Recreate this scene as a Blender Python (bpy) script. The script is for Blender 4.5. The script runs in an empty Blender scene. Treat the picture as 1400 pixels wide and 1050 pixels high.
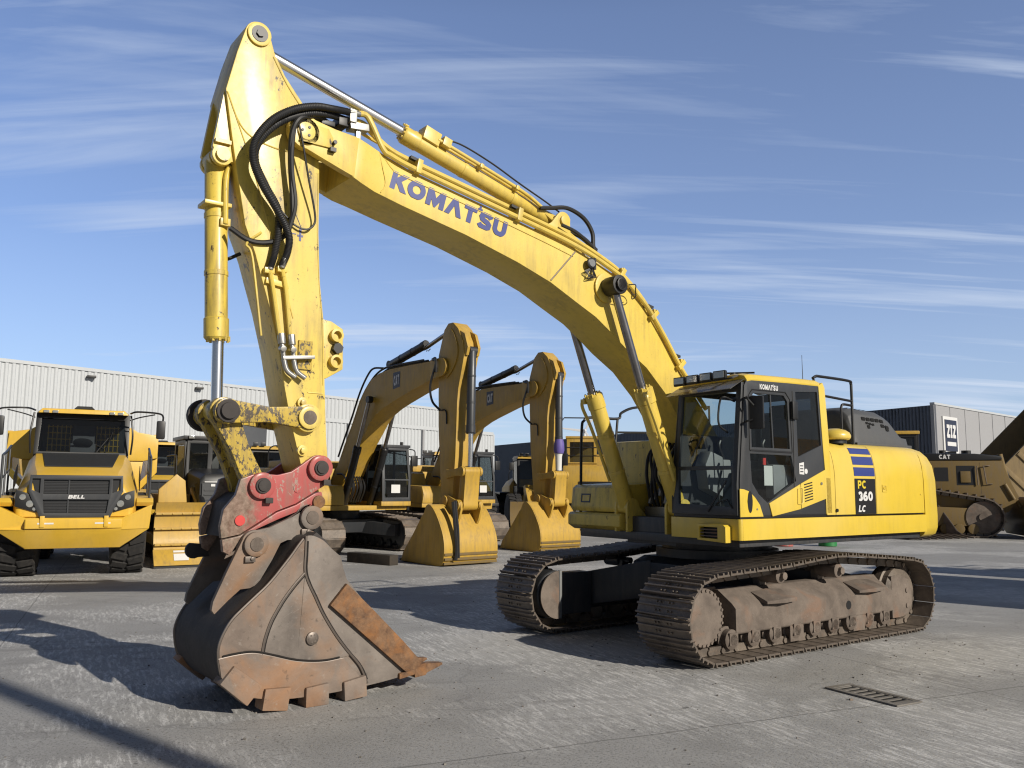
import bpy, bmesh, math, random
from math import radians as R, sin, cos, pi, atan2, hypot
from mathutils import Vector as V, Matrix

random.seed(7)
SC = bpy.context.scene
COL = SC.collection

# ------------------------------------------------------------------ materials
KA = .77   # overall albedo level
def dim(c): return tuple(x * KA for x in c)
def mat_base(name):
    m = bpy.data.materials.new(name); m.use_nodes = True
    nt = m.node_tree
    return m, nt, nt.nodes['Principled BSDF']

def nd(nt, typ, **kw):
    n = nt.nodes.new(typ)
    for k, v in kw.items():
        if k.startswith('i_'):
            n.inputs[k[2:].replace('_', ' ')].default_value = v
        else:
            setattr(n, k, v)
    return n

def ramp(nt, src, stops):
    r = nt.nodes.new('ShaderNodeValToRGB')
    el = r.color_ramp.elements
    while len(el) < len(stops): el.new(0.5)
    for e, (p, c) in zip(el, stops):
        e.position = p; e.color = c if len(c) == 4 else (*c, 1)
    nt.links.new(src, r.inputs[0])
    return r.outputs[0]

def noise(nt, vec, scale, detail=5, rough=.6, dist=0.0):
    n = nd(nt, 'ShaderNodeTexNoise')
    n.inputs['Scale'].default_value = scale; n.inputs['Detail'].default_value = detail
    n.inputs['Roughness'].default_value = rough; n.inputs['Distortion'].default_value = dist
    nt.links.new(vec, n.inputs['Vector'])
    return n.outputs['Fac']

def coords(nt, kind='Object', scale=(1, 1, 1), rot=(0, 0, 0)):
    t = nd(nt, 'ShaderNodeTexCoord'); mp = nd(nt, 'ShaderNodeMapping')
    mp.vector_type = 'TEXTURE'
    mp.inputs['Scale'].default_value = tuple(1 / q for q in scale); mp.inputs['Rotation'].default_value = rot
    nt.links.new(t.outputs[kind], mp.inputs['Vector'])
    return mp.outputs['Vector']

def mix(nt, fac, a, b, mode='MIX'):
    n = nd(nt, 'ShaderNodeMix', data_type='RGBA', blend_type=mode)
    for s, v in (('Factor', fac), ('A', a), ('B', b)):
        i = [x for x in n.inputs if x.name == s and (x.type == 'RGBA' if s != 'Factor' else x.type == 'VALUE')][0]
        if hasattr(v, 'node'): nt.links.new(v, i)
        else: i.default_value = v if s == 'Factor' else (*v, 1) if len(v) == 3 else v
    return [o for o in n.outputs if o.type == 'RGBA'][0]

def bump(nt, src, bs, strength=.2, dist=.01):
    b = nd(nt, 'ShaderNodeBump'); b.inputs['Strength'].default_value = strength
    b.inputs['Distance'].default_value = dist
    nt.links.new(src, b.inputs['Height']); nt.links.new(b.outputs['Normal'], bs.inputs['Normal'])

def paint(name, base, rough=.38, dirt=.25, chips=.0, chipcol=(.05, .035, .025), dirtcol=(.16, .12, .08), coat=.25, metal=0, scratch=0, csc=9):
    base, dirtcol = dim(base), dim(dirtcol)
    m, nt, bs = mat_base(name)
    v = coords(nt)
    n1 = noise(nt, v, 1.7, 8, .62)
    n2 = noise(nt, v, 14, 6, .7)
    streak = noise(nt, coords(nt, scale=(7, 7, .8)), 2.0, 6, .65)
    c = mix(nt, ramp(nt, n1, [(.35, (0, 0, 0)), (.75, (.5, .5, .5))]), base, tuple(x * .84 for x in base))
    f = nd(nt, 'ShaderNodeMath', operation='MULTIPLY')
    nt.links.new(ramp(nt, streak, [(.44, (0, 0, 0)), (.68, (1, 1, 1))]), f.inputs[0])
    nt.links.new(ramp(nt, n1, [(.36, (.08, .08, .08)), (.62, (1, 1, 1))]), f.inputs[1])
    g = nd(nt, 'ShaderNodeMath', operation='MULTIPLY'); g.inputs[1].default_value = dirt
    nt.links.new(f.outputs[0], g.inputs[0])
    c = mix(nt, g.outputs[0], c, dirtcol)
    if scratch > 0:
        for ang_, sc_ in (((.2, .5, .3), (22, 1.3, 22)), ((.9, .1, 1.2), (1.2, 20, 20))):
            sn = noise(nt, coords(nt, scale=sc_, rot=ang_), 1.6, 7, .75, .2)
            c = mix(nt, ramp(nt, sn, [(.66 - scratch * .05, (0, 0, 0)), (.70 - scratch * .05, (.75, .75, .75))]), c, tuple(x * .55 for x in base))
        fd = noise(nt, coords(nt, rot=(.4, 0, .2)), .8, 3, .5, .4)
        c = mix(nt, ramp(nt, fd, [(.45, (0, 0, 0)), (.70, (.30, .30, .30))]), c, tuple(min(1, x * .8 + .16) for x in base))
    if chips > 0:
        n3 = noise(nt, coords(nt, scale=(1.2, 1.2, .7)), csc, 9, .75, .4)
        lo = .70 - chips * .22
        c = mix(nt, ramp(nt, n3, [(lo, (0, 0, 0)), (lo + .018, (1, 1, 1))]), c, chipcol)
    nt.links.new(c, bs.inputs['Base Color'])
    rr = nd(nt, 'ShaderNodeMapRange'); rr.inputs['To Min'].default_value = rough - .08; rr.inputs['To Max'].default_value = rough + .18
    nt.links.new(n2, rr.inputs['Value']); nt.links.new(rr.outputs[0], bs.inputs['Roughness'])
    bs.inputs['Coat Weight'].default_value = coat; bs.inputs['Coat Roughness'].default_value = .25
    bs.inputs['Metallic'].default_value = metal
    bump(nt, n1, bs, .06, .02)
    return m

def plain(name, base, rough=.5, metal=0, var=.15, emit=None):
    base = base if metal > .7 else dim(base)
    m, nt, bs = mat_base(name)
    n = noise(nt, coords(nt), 6, 6, .65)
    c = mix(nt, ramp(nt, n, [(.3, (0, 0, 0)), (.7, (1, 1, 1))]), base, tuple(x * (1 - var) for x in base))
    nt.links.new(c, bs.inputs['Base Color'])
    bs.inputs['Roughness'].default_value = rough; bs.inputs['Metallic'].default_value = metal
    return m

def rusty(name, dark, mid, rust, light=(.30, .26, .22), rough=.75, rustamt=.5, sc=2.2):
    dark, mid, rust, light = dim(dark), dim(mid), dim(rust), dim(light)
    m, nt, bs = mat_base(name)
    v = coords(nt)
    n1 = noise(nt, v, sc, 9, .65, .3); n2 = noise(nt, v, sc * 7, 8, .7); n3 = noise(nt, coords(nt, scale=(1, 1, 1), rot=(.3, .2, .5)), sc * .7, 5, .6, .6)
    sc2 = noise(nt, coords(nt, scale=(1.0, 6, 9), rot=(0, .6, 0)), 5, 8, .75)
    c = mix(nt, ramp(nt, n1, [(.36, (0, 0, 0)), (.62, (1, 1, 1))]), dark, mid)
    c = mix(nt, ramp(nt, n3, [(.62 - rustamt * .2, (0, 0, 0)), (.74, (.85, .85, .85))]), c, rust)
    c = mix(nt, ramp(nt, n2, [(.60, (0, 0, 0)), (.72, (.55, .55, .55))]), c, light)
    c = mix(nt, ramp(nt, sc2, [(.63, (0, 0, 0)), (.70, (.6, .6, .6))]), c, light)
    c = mix(nt, ramp(nt, n2, [(.30, (.6, .6, .6)), (.40, (0, 0, 0))]), c, tuple(x * .45 for x in dark))
    nt.links.new(c, bs.inputs['Base Color'])
    bs.inputs['Roughness'].default_value = rough; bs.inputs['Metallic'].default_value = .15
    bump(nt, n2, bs, .35, .012)
    return m

def glass(name, tint=(.55, .62, .62), rough=.02, op=.0, f0=1.5):
    m = bpy.data.materials.new(name); m.use_nodes = True
    nt = m.node_tree; nt.nodes.clear()
    out = nd(nt, 'ShaderNodeOutputMaterial'); tr = nd(nt, 'ShaderNodeBsdfTransparent'); gl = nd(nt, 'ShaderNodeBsdfGlossy')
    tr.inputs['Color'].default_value = (*tint, 1); gl.inputs['Roughness'].default_value = rough
    fr = nd(nt, 'ShaderNodeFresnel'); fr.inputs['IOR'].default_value = f0
    gm = nd(nt, 'ShaderNodeNewGeometry'); io = nd(nt, 'ShaderNodeMath', operation='MULTIPLY_ADD')
    io.inputs[1].default_value = 1 / f0 - f0; io.inputs[2].default_value = f0    # thin pane: same reflectance from both faces
    nt.links.new(gm.outputs['Backfacing'], io.inputs[0]); nt.links.new(io.outputs[0], fr.inputs['IOR'])
    mx = nd(nt, 'ShaderNodeMixShader')
    nt.links.new(fr.outputs[0], mx.inputs[0]); nt.links.new(tr.outputs[0], mx.inputs[1]); nt.links.new(gl.outputs[0], mx.inputs[2])
    # a film of dust so panes never look empty
    df = nd(nt, 'ShaderNodeBsdfDiffuse'); df.inputs['Color'].default_value = (.35, .34, .32, 1)
    mx2 = nd(nt, 'ShaderNodeMixShader')
    n = noise(nt, coords(nt), 3, 6, .65)
    mr = nd(nt, 'ShaderNodeMapRange'); mr.inputs['To Min'].default_value = op * .4; mr.inputs['To Max'].default_value = op * 1.6
    nt.links.new(n, mr.inputs['Value']); nt.links.new(mr.outputs[0], mx2.inputs[0])
    nt.links.new(mx.outputs[0], mx2.inputs[1]); nt.links.new(df.outputs[0], mx2.inputs[2])
    nt.links.new(mx2.outputs[0], out.inputs[0])
    return m

KY = (.88, .645, .105)
M = {}
M['ky'] = paint('excavator yellow paint', KY, .36, .42, .16, scratch=.6)
M['kyw'] = paint('worn excavator yellow paint', (.86, .635, .095), .42, .75, .42, scratch=1.0)
M['kyrough'] = paint('chipped yellow link paint', (.62, .43, .04), .6, .9, .84, (.06, .045, .03), csc=20)
M['kybody'] = paint('body yellow paint', (.88, .63, .062), .32, .16, .03, coat=.35, scratch=.1)
M['cy'] = paint('machine yellow paint', (.61, .375, .046), .5, .5, .12, coat=.05, scratch=.5)
M['cyd'] = paint('dusty shade-dark yellow paint', (.20, .128, .032), .75, .8, .25)  # base darkened to stand for shade on the big dozer, dust on top
M['ty'] = paint('truck yellow paint', (.84, .52, .050), .36, .15, .02, coat=.15, scratch=.2)
M['grey'] = paint('dark grey paint', (.035, .038, .043), .45, .15, 0, dirtcol=(.12, .11, .1))
M['hood'] = paint('engine hood grey', (.085, .088, .092), .55, .3, 0, dirtcol=(.14, .13, .12), coat=0)
M['black'] = plain('black satin metal', (.013, .013, .014), .45)
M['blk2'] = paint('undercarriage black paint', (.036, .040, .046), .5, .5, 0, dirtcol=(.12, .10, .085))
M['rubber'] = plain('hose rubber', (.018, .018, .019), .55)
M['tyre'] = paint('tyre rubber', (.022, .021, .021), .85, .5, 0, dirtcol=(.10, .09, .08), coat=0)
M['chrome'] = plain('chrome rod', (.86, .86, .87), .24, 1.0, .05)
M['dullrod'] = plain('dull steel rod', (.32, .31, .31), .28, 1.0, .3)
M['steel'] = plain('fitting steel', (.42, .41, .38), .4, .85)
M['bucket'] = rusty('worn bucket steel', (.155, .130, .112), (.285, .245, .212), (.36, .18, .075), (.38, .335, .295), .70, .62, 1.7)
M['bucketrust'] = rusty('rust stained wear plate', (.175, .135, .110), (.30, .235, .190), (.44, .205, .075), (.42, .37, .32), .75, .80, 1.9)
M['groove'] = plain('plate gap', (.02, .016, .014), .9)
M['bucketdark'] = rusty('bucket back steel', (.045, .038, .036), (.072, .062, .056), (.10, .06, .035), (.13, .12, .11), .75, .1)
M['rust'] = rusty('rusted cutter steel', (.13, .07, .04), (.30, .17, .09), (.40, .17, .05), (.36, .30, .24), .85, .75, 9)
M['weld'] = plain('scraped bare edge', (.21, .175, .15), .45, .5)
M['track'] = rusty('track shoe steel', (.125, .102, .083), (.235, .19, .15), (.25, .155, .09), (.50, .45, .38), .50, .3, 4)
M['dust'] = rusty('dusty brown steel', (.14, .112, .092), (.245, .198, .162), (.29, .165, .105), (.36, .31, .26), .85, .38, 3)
M['red'] = paint('worn red paint', (.50, .095, .088), .68, 1.0, .62, (.30, .22, .18), (.26, .18, .14))
def muddy():
    m = M['red']; nt = m.node_tree; bs = nt.nodes['Principled BSDF']
    old = bs.inputs['Base Color'].links[0].from_socket
    t = nd(nt, 'ShaderNodeTexCoord'); sp = nd(nt, 'ShaderNodeSeparateXYZ'); nt.links.new(t.outputs['Object'], sp.inputs[0])
    n = noise(nt, t.outputs['Object'], 5, 8, .7)
    a = nd(nt, 'ShaderNodeMath', operation='MULTIPLY_ADD'); a.inputs[1].default_value = .55; nt.links.new(n, a.inputs[0]); nt.links.new(sp.outputs['X'], a.inputs[2])
    mr = nd(nt, 'ShaderNodeMapRange'); mr.inputs['From Min'].default_value = 6.74; mr.inputs['From Max'].default_value = 6.86; nt.links.new(a.outputs[0], mr.inputs['Value'])
    n2 = noise(nt, t.outputs['Object'], 22, 6, .7)
    mud = mix(nt, ramp(nt, n2, [(.35, (0, 0, 0)), (.65, (1, 1, 1))]), (.10, .072, .045), (.26, .20, .15))
    mf = nd(nt, 'ShaderNodeMath', operation='MULTIPLY'); mf.inputs[1].default_value = .9; nt.links.new(mr.outputs[0], mf.inputs[0])
    nt.links.new(mix(nt, mf.outputs[0], old, mud), bs.inputs['Base Color'])
M['redm'] = plain('bright red plug', (.75, .06, .05), .4)
M['white'] = plain('white paper', (.78, .78, .76), .6, 0, .05)
M['wpaint'] = plain('white lettering', (.80, .80, .79), .5, 0, .04)
M['blue'] = plain('blue lettering', (.035, .055, .26), .45, 0, .08)
M['yel2'] = plain('yellow lettering', (.80, .62, .03), .5, 0, .05)
M['dblue'] = plain('dark blue decal', (.025, .03, .06), .45)
M['purple'] = plain('purple wrap', (.16, .12, .42), .6)
M['orange'] = plain('orange plastic', (.75, .25, .02), .3)
M['lens'] = plain('lamp lens', (.62, .62, .58), .15, .6)
M['visor'] = glass('smoked visor', (.42, .36, .30), .15, .30)
M['glass'] = glass('cab window glass', (.74, .80, .80), .01, .010)
M['glassd'] = glass('dark window glass', (.16, .19, .21), .02, .03, 1.6)
M['seat'] = plain('seat fabric', (.05, .052, .06), .8)
M['console'] = plain('grey console', (.30, .31, .32), .6)
M['green'] = plain('green plastic', (.02, .25, .06), .5)
M['wood'] = rusty('dark timber', (.03, .026, .022), (.06, .05, .04), (.08, .06, .04), (.12, .1, .09), .9, .2)
M['cast'] = rusty('cast iron', (.19, .175, .155), (.28, .26, .235), (.26, .18, .12), (.20, .19, .18), .7, .2)
M['voidb'] = plain('open vent', (.003, .003, .003), .95)
M['pit'] = plain('drain pit', (.004, .004, .004), .9)
M['cladw'] = plain('white cladding', (.60, .625, .645), .5, .0, .06)
M['cladd'] = plain('dark cladding', (.085, .095, .118), .55, 0, .08)
M['cladg'] = plain('grey cladding', (.40, .40, .41), .6, 0, .06)
M['turb'] = plain('turbine white', (.75, .76, .78), .5, 0, .02)
M['galv'] = plain('galvanised steel', (.35, .36, .36), .5, .6)
M['bodyg'] = paint('dusty shade-dark bed lining', (.36, .26, .13), .8, .6, .0, coat=0)  # raised bed's base also darkened, shade put into the colour under the dust

muddy()
# ------------------------------------------------------------------ mesh helper
def catmull(pts, n=8):
    pts = [V(p) for p in pts]
    if len(pts) < 3: return pts
    P = [pts[0] * 2 - pts[1]] + pts + [pts[-1] * 2 - pts[-2]]
    out = []
    for i in range(1, len(P) - 2):
        a, b, c, d = P[i - 1:i + 3]
        for k in range(n):
            t = k / n
            out.append(.5 * ((2 * b) + (c - a) * t + (2 * a - 5 * b + 4 * c - d) * t * t + (3 * b - a - 3 * c + d) * t ** 3))
    out.append(P[-2])
    return out

def path2(pts, n=6):
    return [(p[0], p[1]) for p in catmull([(a, b, 0) for a, b in pts], n)]

def arc2(cx, cy, r, a0, a1, n=10):
    return [(cx + r * cos(R(a0 + (a1 - a0) * i / n)), cy + r * sin(R(a0 + (a1 - a0) * i / n))) for i in range(n + 1)]

class B:
    def __init__(s): s.bm = bmesh.new()
    def face(s, vs):
        try: return s.bm.faces.new(vs)
        except ValueError: return None
    def quad(s, pts):
        return s.face([s.bm.verts.new(p) for p in pts])
    def hexa(s, a, b):
        """two quads (4 points each) joined into a closed block"""
        va = [s.bm.verts.new(p) for p in a]; vb = [s.bm.verts.new(p) for p in b]
        s.face(va[::-1]); s.face(vb)
        for i in range(len(va)):
            j = (i + 1) % len(va); s.face([va[i], va[j], vb[j], vb[i]])
        return s
    def box(s, x0, x1, y0, y1, z0, z1):
        return s.hexa([(x0, y0, z0), (x1, y0, z0), (x1, y1, z0), (x0, y1, z0)], [(x0, y0, z1), (x1, y0, z1), (x1, y1, z1), (x0, y1, z1)])
    def obox(s, c, sx, sy, sz, m=None):
        m = m or Matrix.Identity(3); c = V(c)
        q = lambda x, y, z: c + m @ V((x * sx / 2, y * sy / 2, z * sz / 2))
        return s.hexa([q(-1, -1, -1), q(1, -1, -1), q(1, 1, -1), q(-1, 1, -1)], [q(-1, -1, 1), q(1, -1, 1), q(1, 1, 1), q(-1, 1, 1)])
    def bar(s, p0, p1, w, h=None, up=(0, 0, 1)):
        p0, p1 = V(p0), V(p1); h = h or w
        d = (p1 - p0); L = d.length; d.normalize()
        side = d.cross(V(up))
        if side.length < 1e-4: side = d.cross(V((0, 1, 0)))
        side.normalize(); u = side.cross(d)
        m = Matrix((d, side, u)).transposed()
        return s.obox((p0 + p1) / 2, L, w, h, m)
    def prism(s, pts, a, b, axis='y'):
        """closed outline pts extruded along axis between a and b; outline is (x,z) for y, (y,z) for x, (x,y) for z"""
        f = {'y': lambda p, t: (p[0], t, p[1]), 'x': lambda p, t: (t, p[0], p[1]), 'z': lambda p, t: (p[0], p[1], t)}[axis]
        return s.hexa([f(p, a) for p in pts], [f(p, b) for p in pts])
    def plate(s, outer, holes, mapf, t):
        """flat plate with openings: mapf(u,v,w) -> point, thickness t along w"""
        bm = s.bm
        rings = [[tuple(p) for p in outer]] + [list(h) for h in holes]
        lay = []
        for w in (0, t):
            es = []; allr = []
            for r in rings:
                vs = [bm.verts.new(mapf(p[0], p[1], w)) for p in r]
                allr.append(vs)
                es += [bm.edges.new((vs[i], vs[(i + 1) % len(vs)])) for i in range(len(vs))]
            bmesh.ops.triangle_fill(bm, use_beauty=True, use_dissolve=True, edges=es)
            lay.append(allr)
        for ra, rb in zip(*lay):
            for i in range(len(ra)):
                j = (i + 1) % len(ra); s.face([ra[i], ra[j], rb[j], rb[i]])
        return s
    def cyl(s, p0, p1, r, r2=None, seg=20, caps=True):
        p0, p1 = V(p0), V(p1); r2 = r if r2 is None else r2
        d = (p1 - p0).normalized()
        a = d.orthogonal().normalized(); b = d.cross(a)
        r0 = [s.bm.verts.new(p0 + (a * cos(2 * pi * i / seg) + b * sin(2 * pi * i / seg)) * r) for i in range(seg)]
        r1 = [s.bm.verts.new(p1 + (a * cos(2 * pi * i / seg) + b * sin(2 * pi * i / seg)) * r2) for i in range(seg)]
        for i in range(seg): s.face([r0[i], r0[(i + 1) % seg], r1[(i + 1) % seg], r1[i]])
        if caps: s.face(r0[::-1]); s.face(r1)
        return s
    def lathe(s, prof, p0, axis, seg=28, close=False):
        """prof = [(distance along axis, radius)]"""
        p0 = V(p0); d = V(axis).normalized(); a = d.orthogonal().normalized(); b = d.cross(a)
        rings = []
        for t, r in prof:
            rings.append([s.bm.verts.new(p0 + d * t + (a * cos(2 * pi * i / seg) + b * sin(2 * pi * i / seg)) * max(r, .0005)) for i in range(seg)])
        for q in range(len(rings) - 1):
            for i in range(seg): s.face([rings[q][i], rings[q][(i + 1) % seg], rings[q + 1][(i + 1) % seg], rings[q + 1][i]])
        s.face(rings[0][::-1]); s.face(rings[-1])
        return s
    def tube(s, pts, r, seg=8, smooth=True, n=8, rib=0):
        ps = catmull(pts, n) if smooth else [V(p) for p in pts]
        rings = []; a = None
        for i, p in enumerate(ps):
            d = (ps[min(i + 1, len(ps) - 1)] - ps[max(i - 1, 0)])
            if d.length < 1e-6: d = V((0, 0, 1))
            d.normalize()
            a = d.orthogonal().normalized() if a is None else (a - d * a.dot(d)).normalized()
            b = d.cross(a)
            rr = r * (1 + (rib if i % 2 else -rib))
            rings.append([s.bm.verts.new(p + (a * cos(2 * pi * k / seg) + b * sin(2 * pi * k / seg)) * rr) for k in range(seg)])
        for q in range(len(rings) - 1):
            for k in range(seg): s.face([rings[q][k], rings[q][(k + 1) % seg], rings[q + 1][(k + 1) % seg], rings[q + 1][k]])
        s.face(rings[0][::-1]); s.face(rings[-1])
        return s
    def loft(s, secs, caps=True):
        rs = [[s.bm.verts.new(p) for p in q] for q in secs]
        n = len(rs[0])
        for a, b in zip(rs, rs[1:]):
            for i in range(n):
                j = (i + 1) % n; s.face([a[i], a[j], b[j], b[i]])
        if caps: s.face(rs[0][::-1]); s.face(rs[-1])
        return s
    def sheet(s, prof, a, b):
        """open strip: prof points (x,z) spanning y a..b"""
        va = [s.bm.verts.new((x, a, z)) for x, z in prof]; vb = [s.bm.verts.new((x, b, z)) for x, z in prof]
        for i in range(len(prof) - 1): s.face([va[i], va[i + 1], vb[i + 1], vb[i]])
        return s
    def build(s, name, mat, parent=None, bev=0, seg=2, ang=35, smooth=True, label=None, split=False):
        bm = s.bm
        if split:
            seen = {}; objs = []
            for v0 in bm.verts:
                if v0 in seen: continue
                b2 = B(); stack = [v0]; seen[v0] = b2.bm.verts.new(v0.co); grp = [v0]
                while stack:
                    q = stack.pop()
                    for e in q.link_edges:
                        o2 = e.other_vert(q)
                        if o2 not in seen: seen[o2] = b2.bm.verts.new(o2.co); stack.append(o2); grp.append(o2)
                fs = {f for q in grp for f in q.link_faces}
                for f in fs: b2.face([seen[q] for q in f.verts])
                objs.append(b2.build(name, mat, parent, bev, seg, ang, smooth, label))
            bm.free()
            return objs[0]
        bmesh.ops.recalc_face_normals(bm, faces=bm.faces[:])
        if bev:
            es = [e for e in bm.edges if e.is_manifold and e.calc_face_angle(0) > R(30)]
            if es: bmesh.ops.bevel(bm, geom=es, offset=bev, segments=seg, profile=.65, affect='EDGES', clamp_overlap=True)
        me = bpy.data.meshes.new(name); bm.to_mesh(me); bm.free()
        if smooth:
            me.polygons.foreach_set('use_smooth', [True] * len(me.polygons)); me.set_sharp_from_angle(angle=R(ang))
        me.materials.append(M[mat] if isinstance(mat, str) else mat)
        o = bpy.data.objects.new(name, me); COL.objects.link(o)
        if parent: o.parent = parent
        if label: o['label'] = label
        return o

def tag(o, label, cat, group=None):
    o['label'] = label; o['category'] = cat
    if group: o['group'] = group
    return o

def thing(name, label, cat, loc=(0, 0, 0), rz=0, group=None):
    o = bpy.data.objects.new(name, None); COL.objects.link(o); o.empty_display_size = .2
    o.location = loc; o.rotation_euler = (0, 0, rz)
    return tag(o, label, cat, group)

def dup(src, loc=None, rz=None, label=None, parent=None):
    c = src.copy(); COL.objects.link(c)
    if parent: c.parent = parent
    if loc is not None: c.location = loc
    if rz is not None: c.rotation_euler = (0, 0, rz)
    if label: c['label'] = label
    for ch in list(src.children): dup(ch, parent=c)
    return c

# ------------------------------------------------------------------ heavy block lettering drawn from strokes
def _ell(cx, cy, rx, ry, a0, a1, n=14):
    return [(cx + rx * cos(R(a0 + (a1 - a0) * i / n)), cy + ry * sin(R(a0 + (a1 - a0) * i / n))) for i in range(n + 1)]
S_ = [(.78, .74), (.70, .84), (.56, .885), (.38, .885), (.20, .83), (.15, .70), (.22, .57), (.40, .51), (.60, .46), (.72, .36), (.70, .20), (.56, .12), (.36, .115), (.18, .15), (.07, .27)]
FONT = {
    'K': (.92, [[(.13, -.1), (.13, 1.1)], [(.86, 1.12), (.24, .44)], [(.36, .60), (.88, -.12)]]),
    'O': (1.05, [_ell(.5, .5, .385, .385, 0, 360, 28)]),
    'M': (1.18, [[(.16, -.1), (.16, 1.1)], [(.16, 1.02), (.57, .22), (.98, 1.02)], [(.98, -.1), (.98, 1.1)]]),
    'V': (1.02, [[(.05, -.12), (.48, .98)], [(.91, -.12), (.48, .98)]]),
    'A': (.98, [[(.07, -.12), (.46, 1.0), (.85, -.12)], [(.2, .28), (.72, .28)]]),
    'T': (.86, [[(.0, .885), (.82, .885)], [(.41, .80), (.41, -.1)]]),
    'S': (.92, [S_]),
    'U': (.94, [[(.13, 1.1)] + _ell(.44, .42, .31, .305, 180, 360, 16) + [(.75, 1.1)]]),
    'P': (.80, [[(.13, -.1), (.13, 1.1)], [(.1, .885)] + _ell(.42, .665, .23, .22, 90, -90, 12) + [(.1, .445)]]),
    'C': (.86, [_ell(.47, .5, .35, .385, 45, 315, 22)]),
    '3': (.74, [[(.1, .78)] + _ell(.36, .68, .22, .205, 140, -90, 14), _ell(.36, .30, .25, .19, 90, -145, 14)]),
    '6': (.78, [_ell(.39, .32, .26, .21, 0, 360, 20), [(.62, .86), (.40, .87), (.22, .72), (.13, .50), (.13, .32)]]),
    '0': (.78, [_ell(.39, .5, .26, .385, 0, 360, 24)]),
    'L': (.68, [[(.13, 1.1), (.13, .0)], [(.13, .115), (.66, .115)]]),
    'B': (.84, [[(.13, -.1), (.13, 1.1)], [(.1, .885)] + _ell(.44, .69, .2, .195, 90, -90, 10) + [(.1, .495)], _ell(.46, .305, .24, .19, 90, -90, 10) + [(.1, .115)]]),
    'E': (.70, [[(.13, -.1), (.13, 1.1)], [(.13, .885), (.66, .885)], [(.13, .5), (.60, .5)], [(.13, .115), (.66, .115)]]),
    'Z': (.80, [[(.04, .885), (.76, .885)], [(.70, .93), (.10, .07)], [(.04, .115), (.76, .115)]]),
    'I': (.62, [[(.31, 1.1), (.31, -.1)], [(.08, .9), (.54, .9)], [(.08, .1), (.54, .1)]]),
    "'": (.0, [[(-.03, 1.12), (.10, 1.12)], [(.05, 1.10), (.05, .98)]]),
    ' ': (.5, []),
}
def letters(b, text, o, u, v, t=.23, track=.06, squeeze=None, clip=True):
    """text as flat heavy strokes: o = baseline start, u = whole width vector (or per-height unit if squeeze None), v = height vector"""
    o, u, v = V(o), V(u), V(v)
    total = sum(FONT[c][0] + track for c in text) - track
    n = u.cross(v).normalized()
    ux = u / total
    x = 0; k = 0
    for c in text:
        w, strokes = FONT[c]
        for st in strokes:
            bm2 = bmesh.new()
            closed = st[0] == st[-1] or hypot(st[0][0] - st[-1][0], st[0][1] - st[-1][1]) < 1e-6
            P = [V((p[0], p[1])) for p in (st[:-1] if closed else st)]
            L, Rr = [], []
            for i in range(len(P)):
                a = P[i - 1] if (i > 0 or closed) else None
                q = P[(i + 1) % len(P)] if (i < len(P) - 1 or closed) else None
                d1 = (P[i] - a).normalized() if a is not None else None
                d2 = (q - P[i]).normalized() if q is not None else None
                d1 = d1 or d2; d2 = d2 or d1
                n1 = V((-d1.y, d1.x)); n2 = V((-d2.y, d2.x)); m = (n1 + n2)
                m = m.normalized() if m.length > 1e-4 else n1
                s = t / 2 / max(.33, m.dot(n1))
                L.append(P[i] + m * s); Rr.append(P[i] - m * s)
            vl = [bm2.verts.new((p.x, p.y, 0)) for p in L]; vr = [bm2.verts.new((p.x, p.y, 0)) for p in Rr]
            for i in range(len(P) - (0 if closed else 1)):
                j = (i + 1) % len(P)
                try: bm2.faces.new((vl[i], vl[j], vr[j], vr[i]))
                except ValueError: pass
            if clip and c != "'":
                for co, no in (((0, 1, 0), (0, 1, 0)), ((0, 0, 0), (0, -1, 0))):
                    g = bm2.verts[:] + bm2.edges[:] + bm2.faces[:]
                    bmesh.ops.bisect_plane(bm2, geom=g, plane_co=co, plane_no=no, clear_outer=True)
            off = n * (.0006 * (k % 5)); k += 1
            mp = {}
            for vv in bm2.verts: mp[vv] = b.bm.verts.new(o + ux * (x + vv.co.x) + v * vv.co.y + off)
            for f in bm2.faces: b.face([mp[q] for q in f.verts])
            bm2.free()
        x += w + track
    return b

# ------------------------------------------------------------------ world, sun, camera
SUN_AZ, SUN_EL = 130.0, 25.0
sd = V((sin(R(SUN_AZ)) * cos(R(SUN_EL)), cos(R(SUN_AZ)) * cos(R(SUN_EL)), sin(R(SUN_EL))))
w = bpy.data.worlds.new('World'); SC.world = w; w.use_nodes = True
nt = w.node_tree; bg = nt.nodes['Background']
sky = nd(nt, 'ShaderNodeTexSky', sky_type='NISHITA', sun_disc=False)
sky.sun_elevation = R(SUN_EL); sky.sun_rotation = R(SUN_AZ)
sky.altitude = 0; sky.air_density = 1.0; sky.dust_density = .3; sky.ozone_density = 2.5
tc = nd(nt, 'ShaderNodeTexCoord')
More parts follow.
